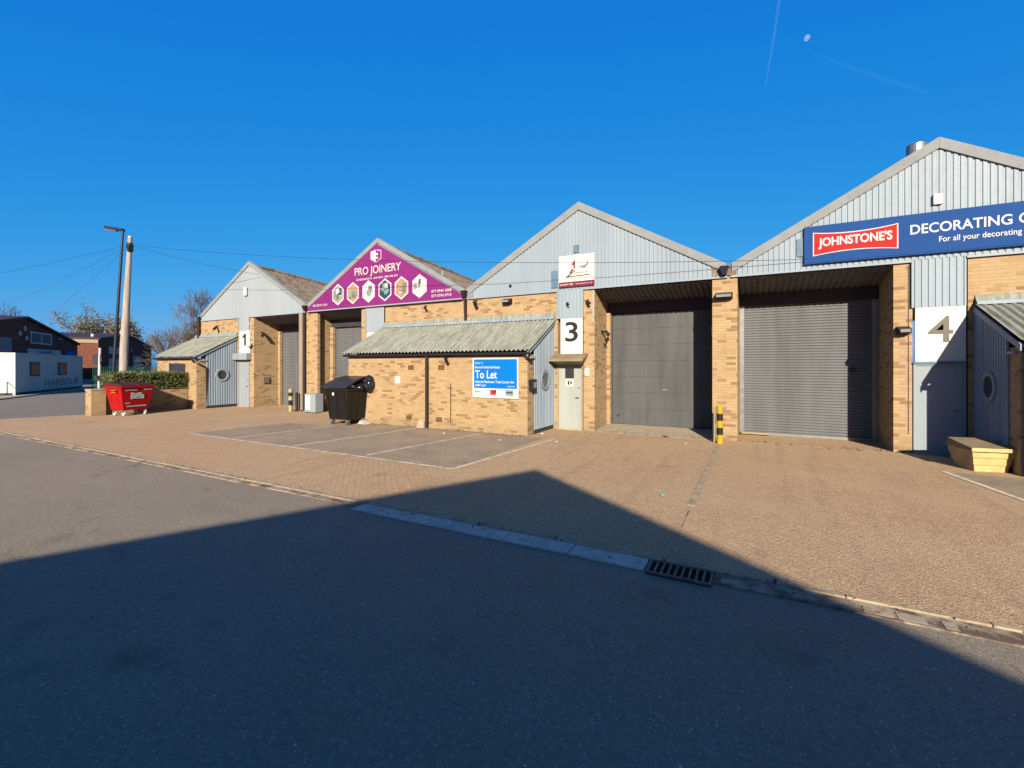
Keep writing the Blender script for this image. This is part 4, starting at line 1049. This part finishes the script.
# ------------------------------------------------------------ trees
def tree(label, loc, h, w, seed, leaves=0, levels=6, r0=.28, lsize=.3, twigr=.012, spread=.75, first=.24):
    """branching tree normalised to height h and crown width w"""
    rn = random.Random(seed); t = thing('tree', label, 'tree', loc)
    segs = []; tips = []
    def grow(p, d, L, lev):
        n_ = 3; pts = [p]; q = p.copy(); dd_ = d.copy()
        for i in range(n_):
            dd_ = (dd_ + Vector((rn.gauss(0, .14), rn.gauss(0, .14), rn.gauss(0, .08) + .05))).normalized()
            q = q + dd_ * L / n_; pts.append(q.copy())
        segs.append((lev, pts))
        if lev <= 0: tips.append(q); return
        k = rn.choice((3, 4, 4)) if lev > 1 else 4
        ph = rn.random() * 6.28
        for i in range(k):
            a = ph + i * 6.28 / k + rn.gauss(0, .35); tilt = rn.uniform(.3, 1.15) * spread
            if lev == levels: tilt = rn.uniform(.25, .9)
            o_ = d.orthogonal().normalized(); o2 = d.cross(o_)
            nd = (d * math.cos(tilt) + (o_ * math.cos(a) + o2 * math.sin(a)) * math.sin(tilt)).normalized()
            grow(pts[rn.choice((1, 2, 3, 3))], nd, L * rn.uniform(.6, .92), lev - 1)
    grow(Vector((0, 0, 0)), Vector((0, 0, 1)), first, levels)
    mx = [sorted(q[i] for q in tips) for i in range(3)]; n5 = len(tips) // 50
    cx_ = (mx[0][n5] + mx[0][-n5 - 1]) / 2; cy_ = (mx[1][n5] + mx[1][-n5 - 1]) / 2
    kx = w / max(mx[0][-n5 - 1] - mx[0][n5], mx[1][-n5 - 1] - mx[1][n5]); kz = h / mx[2][-1]
    def T(q): f = min(1, q.z * kz / (h * .4)); return Vector(((q.x - cx_ * f) * kx, (q.y - cy_ * f) * kx, q.z * kz))
    wood, twigs, lv = MB(), MB(), MB()
    for lev, pts in segs:
        f = (lev / levels) ** 2.0; r = max(twigr, r0 * f); r2 = max(twigr * .8, r0 * (max(0, lev - 1) / levels) ** 2.0)
        big = lev > levels - 3
        (wood if big else twigs).tube([T(q) for q in pts], [r + (r2 - r) * i / 3 for i in range(4)], 7 if big else 3, False)
    for q in tips:
        for _ in range(leaves):
            c_ = T(q) + Vector((rn.gauss(0, lsize), rn.gauss(0, lsize), rn.gauss(0, lsize * .7)))
            a = Vector((rn.gauss(0, 1), rn.gauss(0, 1), rn.gauss(0, 1))).normalized(); b = a.orthogonal().normalized(); s_ = lsize * rn.uniform(.15, .4)
            lv.face([c_ - a * s_, c_ + b * s_ * .6, c_ + a * s_, c_ - b * s_ * .6])
    wood.build('trunk', 'bark', t, local=True); twigs.build('crown', 'twig', t, local=True)
    if leaves: lv.build('foliage', 'olive', t, local=True)
    return t
tree('bare tree with dense fine twigs beside the farthest unit', (-50.3, 11.8, 0), 10.2, 6.4, 11, r0=.22, twigr=.016)
tree('broad olive leaved tree rising behind the red brick warehouse', (-139, 35.2, 0), 17.0, 12.5, 5, leaves=16, levels=5, r0=.5, lsize=.6, twigr=.045)
tree('smaller olive leaved tree at the right of the broad one', (-134.5, 38.5, 0), 13.4, 6.0, 6, leaves=12, levels=5, r0=.4, lsize=.6, twigr=.045)
tree('bare tree at the far left edge above the dark warehouse', (-131, 17, 0), 15.2, 9.0, 8, levels=5, r0=.4, twigr=.03)
tree('distant bare tree right of the telegraph pole', (-128, 44, 0), 12.4, 9.0, 9, levels=5, r0=.35, twigr=.028)
tree('distant bare tree over the low warehouse roof', (-118, 50, 0), 10.8, 9.0, 10, levels=5, r0=.35, twigr=.028)

# ------------------------------------------------------------ litter
def scrap(label, x, y, s, mat, seed, z=.018):
    rn = random.Random(seed); m = MB(); n_ = 7; ring = []
    for k in range(n_):
        a = 2 * math.pi * k / n_; r = s * rn.uniform(.6, 1.1); ring.append((x + r * math.cos(a), y + r * .7 * math.sin(a), z + rn.uniform(.0, .35) * s))
    c_ = (x, y, z + .5 * s); i = len(m.v); m.v += ring + [c_, (x, y, z)]
    for k in range(n_): m.f.append((i + k, i + (k + 1) % n_, i + n_)); m.f.append((i + (k + 1) % n_, i + k, i + n_ + 1))
    return tag(m.build('litter', mat), label, 'litter')
scrap('crumpled teal wrapper on the sunlit block paving', -1.25, -6.2, .055, 'teal', 1)
scrap('faint pale blue scrap right of the paving joint', -.42, -6.7, .03, 'printgrey', 2)
scrap('white paper scrap in front of the grey door', -4.55, -2.45, .07, 'white', 3)
scrap('white paper scrap beside the lean-to corner', -5.45, -1.35, .07, 'white', 4)
scrap('small white scrap on the bay by the To Let board', -8.05, -2.6, .05, 'white', 5)
scrap('crumpled brown leaf litter at the foot of the panel door', -2.2, -.25, .10, 'silt', 6)
scrap('white scrap on the paving left of the yellow bollard', -1.55, -1.1, .05, 'white', 7)
scrap('pale offcut lying below the corrugated roller shutter', .3, .1, .07, 'cream', 8, .03)
scrap('cream scrap in the parking bay middle', -6.0, -2.9, .05, 'white', 9)
m = MB().box(-.35, .35, 1.30, 1.42, .045, .10); tag(m.build('timber_batten', 'cream', bevel=.01), 'pale timber batten lying under the left end of the roller shutter', 'batten')
tag(MB().hexa([(-9.60, yb - .16, .016), (-9.30, yb - .16, .016), (-9.30, yb, .016), (-9.60, yb, .016)], [(-9.55, yb - .05, .30), (-9.36, yb - .05, .26), (-9.36, yb, .26), (-9.55, yb, .30)]).build('concrete_haunch', 'kerb', bevel=.02), 'pale lump of concrete left of the lean-to downpipe foot', 'concrete lump')

rn = random.Random(99)
lf = MB()
def bit(x, y, s_, z=.022):
    a = rn.random() * 6.28; c_, d_ = math.cos(a) * s_, math.sin(a) * s_
    lf.face([(x - c_, y - d_, z), (x + d_ * .6, y - c_ * .6, z + s_ * .5), (x + c_, y + d_, z + s_ * .2), (x - d_ * .6, y + c_ * .6, z)])
for k in range(420): bit(rn.uniform(-20, 6), -8.66 + rn.gauss(0, .10), rn.uniform(.008, .022), .024)
for k in range(260): bit(rn.uniform(-12.6, -5.7), yb - abs(rn.gauss(0, .10)) - .02, rn.uniform(.01, .03))
for k in range(120): bit(rn.uniform(-4.3, -1.1), rn.uniform(-.3, .2), rn.uniform(.01, .025), .03)
for k in range(160): bit(rn.uniform(-.4, 4.1), -abs(rn.gauss(0, .14)) - .02, rn.uniform(.01, .028))
for k in range(120): bit(rn.uniform(-23, -17), -abs(rn.gauss(0, .14)) - .02, rn.uniform(.01, .03))
for k in range(200): bit(rn.uniform(-18, 6), rn.uniform(-8.4, -1.9), rn.uniform(.006, .016))
lo = lf.build('leaf_litter', 'silt'); lo['kind'] = 'stuff'; tag(lo, 'dry leaf fragments and grit along kerb and wall bases', 'leaf litter')
wd = MB()
for k in range(26):
    x, y = rn.choice(((rn.uniform(-10, -5.8), yb - .04), (rn.uniform(-.4, 3.1), -.03), (rn.uniform(-23.2, -23.1), rn.uniform(-4.9, -2)), (rn.uniform(-12, 5), -8.63)))
    for j in range(9):
        a = rn.random() * 6.28; L = rn.uniform(.03, .09); dx, dy = math.cos(a), math.sin(a)
        wd.face([(x - dy * .006, y + dx * .006, .02), (x + dy * .006, y - dx * .006, .02), (x + dx * L * .6, y + dy * L * .6 - .01, .02 + L)])
wo = wd.build('weeds', 'leaf'); wo['kind'] = 'stuff'; tag(wo, 'small green weeds sprouting in joints along walls and kerb', 'weeds')

# ------------------------------------------------------------ moon and vapour trails
def skypt(u, v, dist):
    f = 454; l = (u - 512) / f; t_ = (366 - v) / f; a = math.atan(243 / 454)
    F_ = Vector((-math.sin(a), math.cos(a), 0)); R_ = Vector((math.cos(a), math.sin(a), 0))
    return Vector((0, -13.41, 2)) + (F_ + R_ * l + Vector((0, 0, t_))).normalized() * dist
mo = MB(); c_ = skypt(807, 38, 20000)
bm = bmesh.new(); bmesh.ops.create_uvsphere(bm, u_segments=24, v_segments=16, radius=90); me = bpy.data.meshes.new('moon'); bm.to_mesh(me); bm.free()
me.materials.append(M['moon']); o = bpy.data.objects.new('moon', me); COL.objects.link(o); o.location = c_
tag(o, 'small pale daytime moon high in the blue sky', 'moon')
pts = [skypt(u_, v_, 9000) for u_, v_ in ((781, -12), (775, 30), (769, 66), (765, 90))]
tag(MB().tube(pts, [22, 20, 14, 5], 10).build('vapour_trail', 'trail'), 'bright short vapour trail running down from the top of the sky', 'vapour trail')
pts = [skypt(u_, v_, 9000) for u_, v_ in ((812, 53), (850, 67), (890, 81), (930, 93))]
tag(MB().tube(pts, [8, 22, 26, 12], 10).build('vapour_trail', 'trail2'), 'faint slanting vapour trail right of the moon', 'vapour trail')
